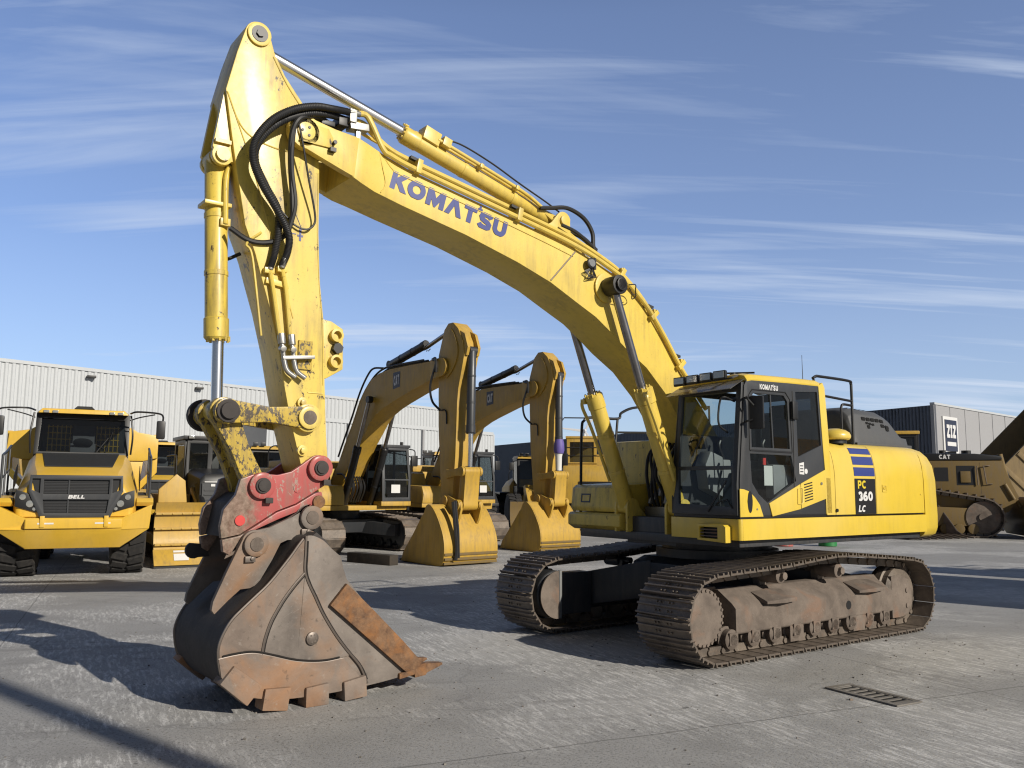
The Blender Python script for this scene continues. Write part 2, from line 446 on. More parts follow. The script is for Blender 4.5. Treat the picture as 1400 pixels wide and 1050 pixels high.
# high cirrus: direction projected on a flat layer, stretched along the wind
sep = nd(nt, 'ShaderNodeSeparateXYZ'); nt.links.new(tc.outputs['Generated'], sep.inputs[0])
zc = nd(nt, 'ShaderNodeMath', operation='MAXIMUM'); zc.inputs[1].default_value = .0; nt.links.new(sep.outputs['Z'], zc.inputs[0])
za = nd(nt, 'ShaderNodeMath', operation='ADD'); za.inputs[1].default_value = .14; nt.links.new(zc.outputs[0], za.inputs[0])
dx = nd(nt, 'ShaderNodeMath', operation='DIVIDE'); nt.links.new(sep.outputs['X'], dx.inputs[0]); nt.links.new(za.outputs[0], dx.inputs[1])
dy = nd(nt, 'ShaderNodeMath', operation='DIVIDE'); nt.links.new(sep.outputs['Y'], dy.inputs[0]); nt.links.new(za.outputs[0], dy.inputs[1])
cb = nd(nt, 'ShaderNodeCombineXYZ'); nt.links.new(dx.outputs[0], cb.inputs[0]); nt.links.new(dy.outputs[0], cb.inputs[1])
def cl(scale, rot, sc, det, dist, off=(0, 0, 0)):
    mp = nd(nt, 'ShaderNodeMapping'); mp.inputs['Scale'].default_value = scale; mp.inputs['Rotation'].default_value = (0, 0, rot); mp.inputs['Location'].default_value = off
    nt.links.new(cb.outputs[0], mp.inputs['Vector'])
    return noise(nt, mp.outputs['Vector'], sc, det, .58, dist)
c1 = cl((.36, 1.25, 1), R(20), .85, 13, 1.2, (1.3, .4, 0))
c2 = cl((.32, 3.0, 1), R(12), 1.5, 13, .9, (4.1, 2.2, 0))
c3 = cl((.3, .45, 1), R(10), .6, 4, .3, (2.5, 7.1, 0))
a1 = ramp(nt, c1, [(.40, (0, 0, 0)), (.64, (.72, .72, .72))])
a2 = ramp(nt, c2, [(.43, (0, 0, 0)), (.68, (.62, .62, .62))])
c3x = nd(nt, 'ShaderNodeMath', operation='MULTIPLY_ADD'); c3x.inputs[1].default_value = .12; nt.links.new(sep.outputs['X'], c3x.inputs[0]); nt.links.new(c3, c3x.inputs[2])
a3 = ramp(nt, c3x.outputs[0], [(.34, (.30, .30, .30)), (.50, (1, 1, 1))])
sm = nd(nt, 'ShaderNodeMath', operation='ADD'); nt.links.new(a1, sm.inputs[0]); nt.links.new(a2, sm.inputs[1])
mm = nd(nt, 'ShaderNodeMath', operation='MULTIPLY'); nt.links.new(sm.outputs[0], mm.inputs[0]); nt.links.new(a3, mm.inputs[1])
hz = ramp(nt, sep.outputs['Z'], [(.0, (.66, .66, .66)), (.28, (.26, .26, .26)), (.6, (.14, .14, .14))])
fa = nd(nt, 'ShaderNodeMath', operation='MAXIMUM'); nt.links.new(mm.outputs[0], fa.inputs[0]); nt.links.new(hz, fa.inputs[1])
mxs = nd(nt, 'ShaderNodeMath', operation='MULTIPLY'); mxs.inputs[1].default_value = .84; nt.links.new(fa.outputs[0], mxs.inputs[0])
tint = mix(nt, 1.0, sky.outputs[0], (.80, 1.0, 1.40), 'MULTIPLY')
skyc = mix(nt, mxs.outputs[0], tint, (6.9, 7.9, 9.6))
bk_ = ramp(nt, sep.outputs['Y'], [(.0, (.28, .28, .28)), (.48, (1, 1, 1))])   # sky dimmed behind the camera, only to weaken fill light in shadows
skyc = mix(nt, 1.0, skyc, bk_, 'MULTIPLY')
zd_ = ramp(nt, sep.outputs['Z'], [(.50, (1, 1, 1)), (.80, (.45, .45, .45))])  # upper sky dimmed as well, for darker shadows
skyc = mix(nt, 1.0, skyc, zd_, 'MULTIPLY')
nt.links.new(skyc, bg.inputs['Color']); bg.inputs['Strength'].default_value = .092

sl = bpy.data.lights.new('sun', 'SUN'); sl.energy = 5.0; sl.angle = R(.53); sl.color = (1.0, .93, .82)
so = bpy.data.objects.new('sun', sl); COL.objects.link(so); so.rotation_euler = sd.to_track_quat('Z', 'Y').to_euler()

CAM_H, PITCH, ROLL, FPX = 1.866, .1190, -.007, 1173.8
cam = bpy.data.cameras.new('camera'); co = bpy.data.objects.new('camera', cam); COL.objects.link(co)
cam.sensor_width = 36; cam.lens = 36 * FPX / 1400; cam.clip_end = 5000; cam.clip_start = .1
co.matrix_world = Matrix.Translation((0, 0, CAM_H)) @ Matrix.Rotation(pi / 2 + PITCH, 4, 'X') @ Matrix.Rotation(-ROLL, 4, 'Z')
SC.camera = co
SC.view_settings.view_transform = 'Standard'; SC.view_settings.look = 'None'; SC.view_settings.exposure = 0
try:
    SC.cycles.filter_width = 1.2; SC.cycles.max_bounces = 8; SC.cycles.transparent_max_bounces = 12
except Exception: pass

# ------------------------------------------------------------------ ground
def ground_mat():
    m, nt, bs = mat_base('yard concrete')
    v = coords(nt)
    big = noise(nt, v, .16, 6, .6, .5); mid = noise(nt, v, 1.1, 9, .68, .3); fine = noise(nt, v, 45, 4, .75); grit = noise(nt, v, 190, 2, .8)
    c = mix(nt, ramp(nt, big, [(.3, (0, 0, 0)), (.7, (1, 1, 1))]), (.285, .281, .272), (.345, .341, .331))
    c = mix(nt, ramp(nt, mid, [(.34, (.60, .60, .60)), (.54, (0, 0, 0))]), c, (.222, .219, .212))
    # track scrapes: bright chalky streaks in the driving direction
    s1 = noise(nt, coords(nt, scale=(1, 6, 1), rot=(0, 0, R(-64))), 3.6, 10, .82, .45)
    s2 = noise(nt, coords(nt, scale=(1, 8, 1), rot=(0, 0, R(-22))), 2.2, 10, .80, .3)
    ms = noise(nt, coords(nt, rot=(0, 0, .4)), .33, 4, .6, .6)
    f = nd(nt, 'ShaderNodeMath', operation='MULTIPLY'); nt.links.new(ramp(nt, s1, [(.49, (0, 0, 0)), (.57, (1, 1, 1))]), f.inputs[0])
    nt.links.new(ramp(nt, ms, [(.45, (.02, .02, .02)), (.57, (1, 1, 1))]), f.inputs[1])
    c = mix(nt, f.outputs[0], c, (.70, .69, .67))
    f2 = nd(nt, 'ShaderNodeMath', operation='MULTIPLY'); nt.links.new(ramp(nt, s2, [(.545, (0, 0, 0)), (.63, (1, 1, 1))]), f2.inputs[0])
    nt.links.new(ramp(nt, ms, [(.36, (.8, .8, .8)), (.47, (.05, .05, .05))]), f2.inputs[1])
    c = mix(nt, f2.outputs[0], c, (.46, .45, .435))
    c = mix(nt, ramp(nt, fine, [(.36, (.8, .8, .8)), (.48, (0, 0, 0))]), c, (.085, .08, .074))
    c = mix(nt, ramp(nt, grit, [(.54, (0, 0, 0)), (.68, (.7, .7, .7))]), c, (.44, .425, .395))
    # bleached worn patches and dark old tyre scuffs
    c = mix(nt, ramp(nt, ms, [(.50, (0, 0, 0)), (.66, (.60, .60, .60))]), c, (.46, .45, .43))
    ts = noise(nt, coords(nt, scale=(.25, 3.2, 1), rot=(0, 0, R(12))), .9, 5, .6, .2)
    c = mix(nt, ramp(nt, ts, [(.58, (0, 0, 0)), (.70, (.35, .35, .35))]), c, (.13, .125, .118))
    sp = noise(nt, v, 7, 3, .5)
    c = mix(nt, ramp(nt, sp, [(.70, (0, 0, 0)), (.73, (.7, .7, .7))]), c, (.07, .066, .06))
    vo = nd(nt, 'ShaderNodeTexVoronoi', feature='DISTANCE_TO_EDGE'); vo.inputs['Scale'].default_value = .22
    wv = nd(nt, 'ShaderNodeVectorMath', operation='ADD'); nz = nd(nt, 'ShaderNodeTexNoise'); nz.inputs['Scale'].default_value = 1.3; nz.inputs['Detail'].default_value = 6
    nt.links.new(v, nz.inputs['Vector']); nt.links.new(v, wv.inputs[0]); nt.links.new(nz.outputs['Color'], wv.inputs[1]); nt.links.new(wv.outputs[0], vo.inputs['Vector'])
    c = mix(nt, ramp(nt, vo.outputs['Distance'], [(.0, (.30, .30, .30)), (.003, (0, 0, 0))]), c, (.085, .08, .075))
    # oil stains
    st = noise(nt, coords(nt, rot=(0, 0, 1.1)), .55, 4, .55, .8)
    c = mix(nt, ramp(nt, st, [(.64, (0, 0, 0)), (.76, (.35, .35, .35))]), c, (.11, .105, .10))
    # slab joints
    jv = coords(nt, rot=(0, 0, R(24)))
    wob = noise(nt, v, 2.2, 3, .6)
    sepj = nd(nt, 'ShaderNodeSeparateXYZ'); nt.links.new(jv, sepj.inputs[0])
    def joint(sock, period, off, width):
        a = nd(nt, 'ShaderNodeMath', operation='ADD'); a.inputs[1].default_value = off; nt.links.new(sock, a.inputs[0])
        w_ = nd(nt, 'ShaderNodeMath', operation='MULTIPLY_ADD'); w_.inputs[1].default_value = .05; nt.links.new(wob, w_.inputs[0]); nt.links.new(a.outputs[0], w_.inputs[2])
        p = nd(nt, 'ShaderNodeMath', operation='PINGPONG'); p.inputs[1].default_value = period; nt.links.new(w_.outputs[0], p.inputs[0])
        l = nd(nt, 'ShaderNodeMath', operation='LESS_THAN'); l.inputs[1].default_value = width; nt.links.new(p.outputs[0], l.inputs[0])
        return l.outputs[0]
    j1 = joint(sepj.outputs['Y'], 2.9, JOINT_Y, .010); j2 = joint(sepj.outputs['X'], 4.3, 1.2, .008)
    jm = nd(nt, 'ShaderNodeMath', operation='MAXIMUM'); nt.links.new(j1, jm.inputs[0]); nt.links.new(j2, jm.inputs[1])
    jf = nd(nt, 'ShaderNodeMath', operation='MULTIPLY'); jf.inputs[1].default_value = .5; nt.links.new(jm.outputs[0], jf.inputs[0])
    c = mix(nt, jf.outputs[0], c, (.06, .057, .053))
    nt.links.new(c, bs.inputs['Base Color'])
    bs.inputs['Roughness'].default_value = .82
    hs = nd(nt, 'ShaderNodeMath', operation='ADD'); nt.links.new(fine, hs.inputs[0]); nt.links.new(mid, hs.inputs[1])
    bump(nt, hs.outputs[0], bs, .35, .012)
    return m
JOINT_Y = 0.0
b = B()
gs = [-1500, -300, -60, -20, 0, 20, 60, 300, 1500]
for i in range(len(gs) - 1):
    for j in range(len(gs) - 1):
        b.quad([(gs[i], gs[j] + 20, 0), (gs[i + 1], gs[j] + 20, 0), (gs[i + 1], gs[j + 1] + 20, 0), (gs[i], gs[j + 1] + 20, 0)])
bmesh.ops.remove_doubles(b.bm, verts=b.bm.verts[:], dist=.001)
g = b.build('ground', ground_mat(), smooth=False); g['kind'] = 'structure'

# =================================================================== MAIN EXCAVATOR
ANG = .648 - .004
EX = thing('excavator', 'large bright yellow excavator in front, blue lettering on boom, red coupler and rusty bucket', 'excavator', (2.759, 11.698, 0), ANG + pi)

# ---- tracks
SHOE_W, YT = .75, 1.295
def track_path():
    p = [(-1.92, .045), (1.98, .045)]
    p += arc2(1.99, .495, .45, -80, 95, 14)
    p += [(1.68, .962), (1.2, .975), (.77, .99), (.3, 1.03), (-.26, 1.068), (-.7, 1.05), (-1.07, 1.018), (-1.6, .98)]
    p += arc2(-2.0, .485, .46, 88, 262, 14)
    return p
def resample(p, n):
    p = p + [p[0]]
    L = [0]
    for a, c in zip(p, p[1:]): L.append(L[-1] + hypot(c[0] - a[0], c[1] - a[1]))
    out = []
    for k in range(n):
        s = L[-1] * k / n; i = 0
        while L[i + 1] < s: i += 1
        f = (s - L[i]) / max(1e-9, L[i + 1] - L[i])
        out.append((p[i][0] + (p[i + 1][0] - p[i][0]) * f, p[i][1] + (p[i + 1][1] - p[i][1]) * f))
    return out
NSH = 49
tp = resample(track_path(), NSH)
seglen = hypot(tp[5][0] - tp[4][0], tp[5][1] - tp[4][1])
def shoe_mesh(l, w, simple=False):
    """triple grouser shoe: outline (u along travel, v outward) extruded over the width"""
    g = .032
    h = l * .5
    pr = [(-h, 0), (-h, g), (-h + .016, g), (-h + .022, .004), (-.012, .002), (-.009, g * .9), (.009, g * .9), (.012, .002), (h - .042, .002), (h - .036, g), (h - .020, g), (h - .016, 0), (h - .002, -.006), (h - .002, -.02), (-h, -.018)]
    b = B()
    b.hexa([(u, -w / 2, v) for u, v in pr], [(u, w / 2, v) for u, v in pr])
    for y in (-.11, -.06, .06, .11):
        for u in (-h * .45, h * .42): b.cyl((u, y, .0), (u, y, .018), .013, seg=6)
    return b
proto = None
for side in (1, -1):
    # chain: links and bushes
    b = B()
    for i in range(NSH):
        a = V((tp[i][0], 0, tp[i][1])); c = V((tp[(i + 1) % NSH][0], 0, tp[(i + 1) % NSH][1]))
        d = (c - a).normalized(); inn = V((-d.z, 0, d.x))
        m = Matrix((d, V((0, 1, 0)), inn)).transposed()
        mid = (a + c) / 2 + inn * .075
        for y in (-.085, .085): b.obox(mid + V((0, YT * side + y, 0)), seglen * .86, .042, .085, m)
        pc = a + inn * .07
        b.cyl(pc + V((0, YT * side - .125, 0)), pc + V((0, YT * side + .125, 0)), .032, seg=8)
    tr = b.build('track', 'track', EX, label='dusty steel crawler track, nearest the camera' if side > 0 else 'steel crawler track in shade on the far side')
    for i in range(NSH):
        a = tp[i]; c = tp[(i + 1) % NSH]
        th = atan2(c[1] - a[1], c[0] - a[0])
        if proto is None:
            o = proto = shoe_mesh(seglen * .935, SHOE_W).build('track_shoe', 'track', tr, bev=.002, seg=1)
        else:
            o = proto.copy(); COL.objects.link(o); o.parent = tr
        # outward is to the right of travel: flip the shoe so its ribs face out
        o.location = ((a[0] + c[0]) / 2, YT * side, (a[1] + c[1]) / 2)
        o.rotation_euler = (pi, -th + 0, 0) if False else (pi, -th, 0)
        o.rotation_mode = 'XYZ'
        mm = Matrix.Translation(o.location) @ Matrix.Rotation(-th, 4, 'Y') @ Matrix.Rotation(pi, 4, 'X')
        o.matrix_local = mm
# ---- track frames, rollers, sprockets, idlers
for side in (1, -1):
    s = side
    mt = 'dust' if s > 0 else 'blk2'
    yo = 1.47
    b = B()
    # beam with sloping shoulders (outline in y,z)
    ol = [(1.06, .27), (yo - .02, .27), (yo, .29), (yo, .55), (yo - .05, .60), (1.22, .735), (1.08, .735)]
    b.loft([[(x, s * y, z if z < .5 else z + dz) for y, z in ol] for x, dz in ((1.46, 0), (-1.74, 0))])
    tf = b.build('track_frame', mt, EX, bev=.012)
    b = B()   # end yoke that carries the idler
    b.loft([[(x, s * y, z) for y, z in [(1.12, z0), (yo - .01, z0), (yo - .01, z1), (1.12, z1)]] for x, z0, z1 in ((-1.75, .18, .72), (-1.95, .18, .74), (-2.17, .22, .66), (-2.25, .34, .56))])
    b.cyl((-2.12, s * (yo - .02), .52), (-2.12, s * (yo + .004), .52), .035, seg=12); b.cyl((-2.12, s * (yo - .02), .32), (-2.12, s * (yo + .004), .32), .035, seg=12)
    b.build('idler_guard', mt, tf, bev=.015)
    # foot steps on the frame shoulder
    for x0, x1 in ((.98, .42), (-.88, -1.48)):
        b = B()
        b.loft([[(x0, s * y, z) for y, z in ((1.30, .60), (1.53, .57), (1.53, .60), (1.30, .69))], [((x0 + x1) / 2, s * y, z) for y, z in ((1.30, .60), (1.58, .57), (1.58, .62), (1.30, .71))], [(x1, s * y, z) for y, z in ((1.30, .60), (1.53, .57), (1.53, .61), (1.30, .69))]])
        b.build('frame_step', mt, tf, bev=.008)
    b = B(); b.cyl((-.72, s * (yo - .01), .43), (-.72, s * (yo + .003), .43), .055, seg=16); b.build('grease_port', 'black', tf)
    # sprocket (front end) : toothed rim and cover
    pts = []
    for k in range(24):
        a = 2 * pi * k / 24
        pts += [(1.99 + .335 * cos(a - .055), .495 + .335 * sin(a - .055)), (1.99 + .335 * cos(a + .055), .495 + .335 * sin(a + .055)), (1.99 + .295 * cos(a + .09), .495 + .295 * sin(a + .09)), (1.99 + .295 * cos(a + .172), .495 + .295 * sin(a + .172))]
    b = B(); b.prism(pts, s * 1.25, s * 1.335)
    sp = b.build('sprocket', mt, tf, bev=.004, seg=1)
    b = B(); b.lathe([(0, .31), (.13, .31), (.145, .30), (.15, .27), (.157, .0)], (1.99, s * 1.33, .495), (0, s, 0), 40)
    for k in range(26):
        a = 2 * pi * k / 26; b.cyl((1.99 + .285 * cos(a), s * 1.475, .495 + .285 * sin(a)), (1.99 + .285 * cos(a), s * 1.492, .495 + .285 * sin(a)), .016, seg=6)
    b.build('final_drive_cover', mt, tf)
    b = B(); b.lathe([(0, .30), (.20, .30), (.22, .28), (.225, .0)], (1.99, s * 1.2, .495), (0, -s, 0), 36)
    b.box(1.42, 1.98, s * .93, s * 1.16, .24, .76)
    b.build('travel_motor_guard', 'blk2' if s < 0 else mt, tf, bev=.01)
    if s < 0:
        b = B(); b.prism(arc2(1.985, .495, .30, 90, -90, 20), -.935, -.915) ; b.build('motor_plate', 'dust', tf)
        b = B(); b.box(1.945, 1.985, -.935, -.905, .20, .80); b.build('motor_strap', 'galv', tf)
    b = B(); b.lathe([(0, .30), (.04, .34), (.11, .34), (.12, .37), (.2, .37), (.21, .34), (.28, .34), (.32, .30)], (-2.0, s * (YT - .16), .485), (0, s, 0), 32); b.build('idler', 'track', tf)
    for k in range(9):
        x = 1.52 - k * .385
        b = B(); b.lathe([(0, .06), (.03, .11), (.10, .11), (.11, .135), (.135, .135), (.14, .10), (.24, .10), (.245, .135), (.27, .135), (.28, .11), (.35, .11), (.38, .06)], (x, s * (YT - .19), .225), (0, s, 0), 18)
        b.box(x - .07, x + .07, s * (YT + .19), s * (YT + .13), .17, .30)
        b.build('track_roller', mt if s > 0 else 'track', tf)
    for x in (.62, -.55):
        b = B(); b.lathe([(0, .05), (.02, .09), (.30, .09), (.32, .05)], (x, s * (YT - .14), .86), (0, s, 0), 16); b.cyl((x, s * (YT - .3), .86), (x, s * (YT + .22), .86), .045, seg=10)
        b.box(x - .06, x + .06, s * 1.1, s * 1.2, .7, .86); b.build('carrier_roller', mt, tf)
    for x in (.35, -.95):   # link guards between the rollers
        b = B(); b.box(x - .13, x + .13, s * (YT + .145), s * (YT + .168), .10, .30); b.build('track_guard', mt, tf, bev=.006)
# ---- car body
b = B()
b.prism([(-.95, .50), (-.75, .45), (.75, .45), (.95, .50), (.95, .90), (.75, .97), (-.75, .97), (-.95, .90)], -.62, .62)
for sx in (1, -1):
    for s in (1, -1):
        b.hexa([(sx * .45, s * .5, .46), (sx * .95, s * .3, .46), (sx * 1.42, s * 1.1, .30), (sx * .85, s * 1.1, .30)], [(sx * .45, s * .5, .93), (sx * .95, s * .3, .93), (sx * 1.42, s * 1.1, .74), (sx * .85, s * 1.1, .74)])
cbod = b.build('car_body', 'blk2', EX, bev=.02)
b = B(); b.cyl((0, 0, .96), (0, 0, 1.17), .72, seg=40); b.cyl((0, 0, .97), (0, 0, 1.08), .80, seg=48); b.build('slew_ring', 'blk2', EX)
b = B(); b.quad([(.952, -.45, .70), (.952, -.39, .70), (.952, -.39, .76), (.952, -.45, .76)]); b.build('carbody_label', 'wpaint', cbod)

# ---- upper frame
b = B(); b.box(-2.7, 1.28, -1.30, 1.40, 1.20, 1.31); b.box(-2.3, 1.25, -.42, .42, 1.16, 1.5)
b.build('revolving_frame', 'blk2', EX, bev=.015)
YB = 1.49
# left skirt with a rounded front corner (plan outline)
def skirt_outline():
    o = [(-2.68, 1.34), (-2.68, YB)] + [(1.33, YB)] + arc2(1.325, YB - .045, .045, 90, 0, 5) + [(1.37, .46), (1.25, .46), (1.25, 1.34)]
    return o
b = B(); b.prism(skirt_outline(), 1.285, 1.52, 'z'); b.build('side_skirt', 'kybody', EX, bev=.012)
# front step louvre
b = B(); b.plate([(.95, 1.275), (1.36, 1.255), (1.36, 1.43), (1.33, 1.455), (.95, 1.455)], [[(.985, 1.30), (1.245, 1.295), (1.245, 1.425), (.985, 1.425)]], lambda u, v, w: (1.373 + w, u, v), .10)
st = b.build('front_step', 'kybody', EX, bev=.006)
b = B(); b.box(1.374, 1.395, .975, 1.255, 1.29, 1.43); b.build('step_recess', 'black', st)
b = B()
for k in range(3): b.box(1.38, 1.462, .985, 1.245, 1.318 + k * .036, 1.33 + k * .036)
b.build('step_tread', 'dust', st)

# ---- body side and engine cover
BP = [(1.49, 1.545), (1.49, 2.00), (1.484, 2.10), (1.470, 2.20), (1.447, 2.30), (1.41, 2.38), (1.36, 2.43), (1.28, 2.455), (1.1, 2.47)]
def body_y(z):
    for (y0, z0), (y1, z1) in zip(BP, BP[1:]):
        if z0 <= z <= z1: return y0 + (y1 - y0) * (z - z0) / (z1 - z0)
    return BP[0][0]
def body_panel(x0, x1, off=0, z0=None, z1=None, cap=True, slant=0):
    b = B()
    pr = [(y + off, z) for y, z in BP]
    if z0 is None: pr = pr + [(-.2, 2.475), (-.2, 1.545)]
    return b, pr
xs = [-.30, -.492, -1.425, -2.645]
for k, (xa, xb) in enumerate(zip(xs, xs[1:])):
    b = B()
    pr = BP + [(-.1, 2.472), (-.1, 1.545)]
    ga = .004
    b.loft([[(xa - ga, y, z) for y, z in pr], [(xb + ga, y, z) for y, z in pr]])
    ob = b.build('side_panel' if k < 2 else 'engine_door', 'kybody', EX, bev=.005)
    if k == 2: eng = ob
    if k == 1: mid_panel = ob
b = B(); b.box(-2.64, -.30, -.05, 1.47, 1.53, 1.56); b.build('panel_sill', 'black', EX)
b = B(); b.box(-2.63, -.32, .0, 1.478, 1.57, 2.1); b.build('panel_gap', 'black', EX)
# lock and hinges on the engine door
b = B(); b.plate([(-1.57, 1.83), (-1.69, 1.83), (-1.69, 1.925), (-1.57, 1.925)], [[(-1.585, 1.845), (-1.66, 1.845), (-1.66, 1.91), (-1.585, 1.91)]], lambda u, v, w: (u, 1.4905 + w, v), .008)
b.cyl((-1.62, 1.485, 1.88), (-1.62, 1.503, 1.88), .018, seg=12)
lk = b.build('door_lock', 'kybody', eng); 
b = B(); b.box(-1.66, -1.585, 1.4895, 1.4915, 1.845, 1.91); b.build('lock_recess', 'kyw', eng)
b = B(); b.cyl((-.50, 1.488, 1.60), (-.50, 1.51, 1.60), .022, seg=12); b.build('hinge', 'black', EX)
b = B(); b.cyl((-2.55, 1.485, 1.80), (-2.55, 1.497, 1.80), .012, seg=8); b.cyl((-2.78, 1.47, 1.82), (-2.78, 1.482, 1.82), .012, seg=8); b.build('stud', 'kyw', EX)
# decals on the body side
def wrapped(b, x0, x1, z0, z1, off=.004, n=6, lean=0):
    prev = None
    for k in range(n + 1):
        z = z0 + (z1 - z0) * k / n; y = body_y(z) + off
        row = (b.bm.verts.new((x0, y, z)), b.bm.verts.new((x1, y, z)))
        if prev: b.face([prev[0], prev[1], row[1], row[0]])
        prev = row
b = B()
for z0, z1 in ((2.034, 2.145), (2.178, 2.285), (2.318, 2.395)): wrapped(b, -.925, -1.405, z0, z1)
b.build('stripe_decal', 'blue', mid_panel, smooth=False)
b = B(); wrapped(b, -.925, -1.405, 1.548, 2.0, n=2); b.build('label_decal', 'black', mid_panel, smooth=False)
b = B(); letters(b, 'PC', (-.99, 1.497, 1.872), (-.19, 0, 0), (0, 0, .105), .24); b.build('label_letters', 'yel2', mid_panel, smooth=False)
b = B(); letters(b, '360', (-.99, 1.497, 1.715), (-.335, 0, 0), (0, 0, .12), .27); letters(b, 'LC', (-.985, 1.497, 1.575), (-.155, 0, 0), (-.022, 0, .085), .25)
b.build('label_letters', 'wpaint', mid_panel, smooth=False)

# ---- counterweight: plan is an arc about the slew centre
def cw_plan(r, ymax, rc=.16):
    pts = []
    a0 = math.degrees(math.asin(ymax / r))
    for k in range(21):
        a = 180 - a0 + 2 * a0 * k / 20
        pts.append((r * cos(R(a)), r * sin(R(a))))
    return pts
secs = []
for z, r, ym, xf in ((1.21, 3.33, 1.40, -2.66), (1.25, 3.40, 1.46, -2.66), (1.34, 3.43, 1.485, -2.66), (1.50, 3.435, 1.49, -2.66), (2.0, 3.42, 1.487, -2.66), (2.2, 3.38, 1.47, -2.655), (2.32, 3.30, 1.437, -2.655), (2.40, 3.20, 1.39, -2.65), (2.445, 3.08, 1.31, -2.65), (2.46, 2.95, 1.2, -2.65)):
    pl = cw_plan(r, ym)
    # soften the corner by pulling the first and last points in
    # arc runs from left (+y) to right (-y) around the back
    ymx = ym
    ring = [(xf, ymx)]
    for k, (x, y) in enumerate(pl):
        if abs(y) > ymx - .11:
            t = (abs(y) - (ymx - .11)) / .11
            x += .10 * t * t
        ring.append((x, y))
    ring.append((xf, -ymx))
    secs.append([(x, y, z) for x, y in ring])
b = B(); b.loft(secs); cw = b.build('counterweight', 'kybody', EX, bev=.0, ang=50)
# ---- engine hood with vents
hs = [(-1.60, 1.14), (-2.96, 1.10)]
def hood_sec(x, zt, yt, inset):
    return [(x, 1.13 - inset, 2.462), (x, 1.10 - inset, 2.60), (x, 1.02 - inset, zt - .10), (x, .93 - inset, zt - .02), (x, .80 - inset, zt), (x, -.55, zt), (x, -.62, 2.462)]
b = B(); b.loft([hood_sec(-1.59, 2.88, 0, .03), hood_sec(-1.62, 2.97, 0, .01), hood_sec(-1.74, 3.01, 0, 0), hood_sec(-2.42, 2.99, 0, 0), hood_sec(-2.64, 2.93, 0, 0), hood_sec(-2.86, 2.76, 0, .01), hood_sec(-3.02, 2.53, 0, .03)])
hd = b.build('engine_hood', 'hood', EX, bev=.02, ang=50)
b = B(); b.box(-1.58, -3.0, -.64, 1.16, 2.455, 2.50); b.build('hood_base', 'hood', hd, bev=.01)
def hood_pt(x, f):
    """point on the sloping near side: f 0..1 from low to high"""
    z = 2.60 + (zt_h(x) - .10 - 2.60) * f; y = 1.10 + (1.02 - 1.10) * f
    return (x, y, z)
def zt_h(x):
    P = [(-1.74, 3.01), (-2.42, 2.99), (-2.64, 2.93), (-2.86, 2.76), (-3.02, 2.53)]
    for (x0, z0), (x1, z1) in zip(P, P[1:]):
        if x1 <= x <= x0: return z0 + (z1 - z0) * (x - x0) / (x1 - x0)
    return 3.0
b = B()
def vent(x, f, dx=.085, df=.16):
    q = []
    for a, c in ((0, 0), (-dx, 0), (-dx, df), (0, df)):
        p = hood_pt(x + a, f + c); q.append((p[0], p[1] + .010, p[2]))
    b.quad(q)
for k in range(5): vent(-1.90 - k * .115, .74, .088)
for k in range(2): vent(-2.36 - k * .115, .50, .088)
for k in range(3): vent(-1.98 - k * .075, .58 - .02 * k, .055, .10)
vent(-2.47, .36, .075); vent(-2.0, .38, .06)
for row, y0 in enumerate((.86, .70, .54, .38)):
    for k in range(6):
        x = -1.84 - k * .105; z = zt_h(x) + .004; z2 = zt_h(x - .07) + .004
        b.quad([(x, y0, z), (x - .07, y0, z2), (x - .07, y0 - .10, z2), (x, y0 - .10, z)])
b.build('hood_vent', 'voidb', hd, smooth=False, split=True)
# top deck
b = B(); b.box(-2.62, .0, -1.42, -.12, 1.54, 2.40); b.build('machine_house', 'kyw', EX, bev=.02)
b = B(); b.box(-.10, .55, -1.42, -.46, 1.54, 2.52); b.build('fuel_tank', 'kyw', EX, bev=.05)
b = B(); b.prism([(.56, 1.54), (1.30, 1.54), (1.33, 1.60), (1.30, 1.86), (1.24, 1.90), (.56, 1.93)], -1.44, -.46); tb = b.build('tool_box', 'kyw', EX, bev=.02)
b = B(); b.plate([(-1.05, 1.66), (-1.24, 1.66), (-1.24, 1.78), (-1.05, 1.78)], [[(-1.07, 1.68), (-1.22, 1.68), (-1.22, 1.76), (-1.07, 1.76)]], lambda u, v, w: (1.322 + w - (v - 1.6) * .115, u, v), .012); b.build('latch', 'grey', tb)
b = B(); b.prism([(-2.2, 1.30), (1.26, 1.30), (1.37, 1.36), (1.37, 1.50), (1.33, 1.53), (-2.2, 1.53)], -1.46, -.44); b.build('right_platform', 'kyw', EX, bev=.02)

# ---- handrails, mirror dome, antenna
b = B()
b.tube([(-.38, 1.30, 3.27), (-.45, 1.30, 3.30), (-.56, 1.30, 3.305), (-1.18, 1.30, 3.30), (-1.24, 1.30, 3.26), (-1.25, 1.30, 3.18), (-1.25, 1.30, 2.46)], .019, 8, True, 4)
b.tube([(-.50, 1.30, 3.06), (-.70, 1.30, 3.055), (-1.25, 1.30, 3.03)], .017, 8)
b.tube([(-1.25, 1.30, 2.97), (-1.05, 1.30, 2.975), (-1.0, 1.30, 2.94), (-.99, 1.30, 2.86), (-.99, 1.30, 2.46)], .017, 8, True, 4)
b.tube([(-.40, 1.30, 3.26), (-.42, 1.30, 2.46)], .017, 8, False)
b.build('handrail', 'black', EX)
b = B()
b.tube([(1.22, -1.36, 1.52), (1.20, -1.36, 2.62), (1.15, -1.36, 2.80), (1.02, -1.36, 2.85), (.5, -1.36, 2.86), (.42, -1.36, 2.95), (.1, -1.36, 3.05), (-.6, -1.36, 3.07)], .02, 8, True, 5)
b.tube([(.55, -1.36, 2.45), (.50, -1.36, 2.86)], .018, 8, False); b.tube([(-.55, -1.36, 2.40), (-.60, -1.36, 3.07)], .018, 8, False)
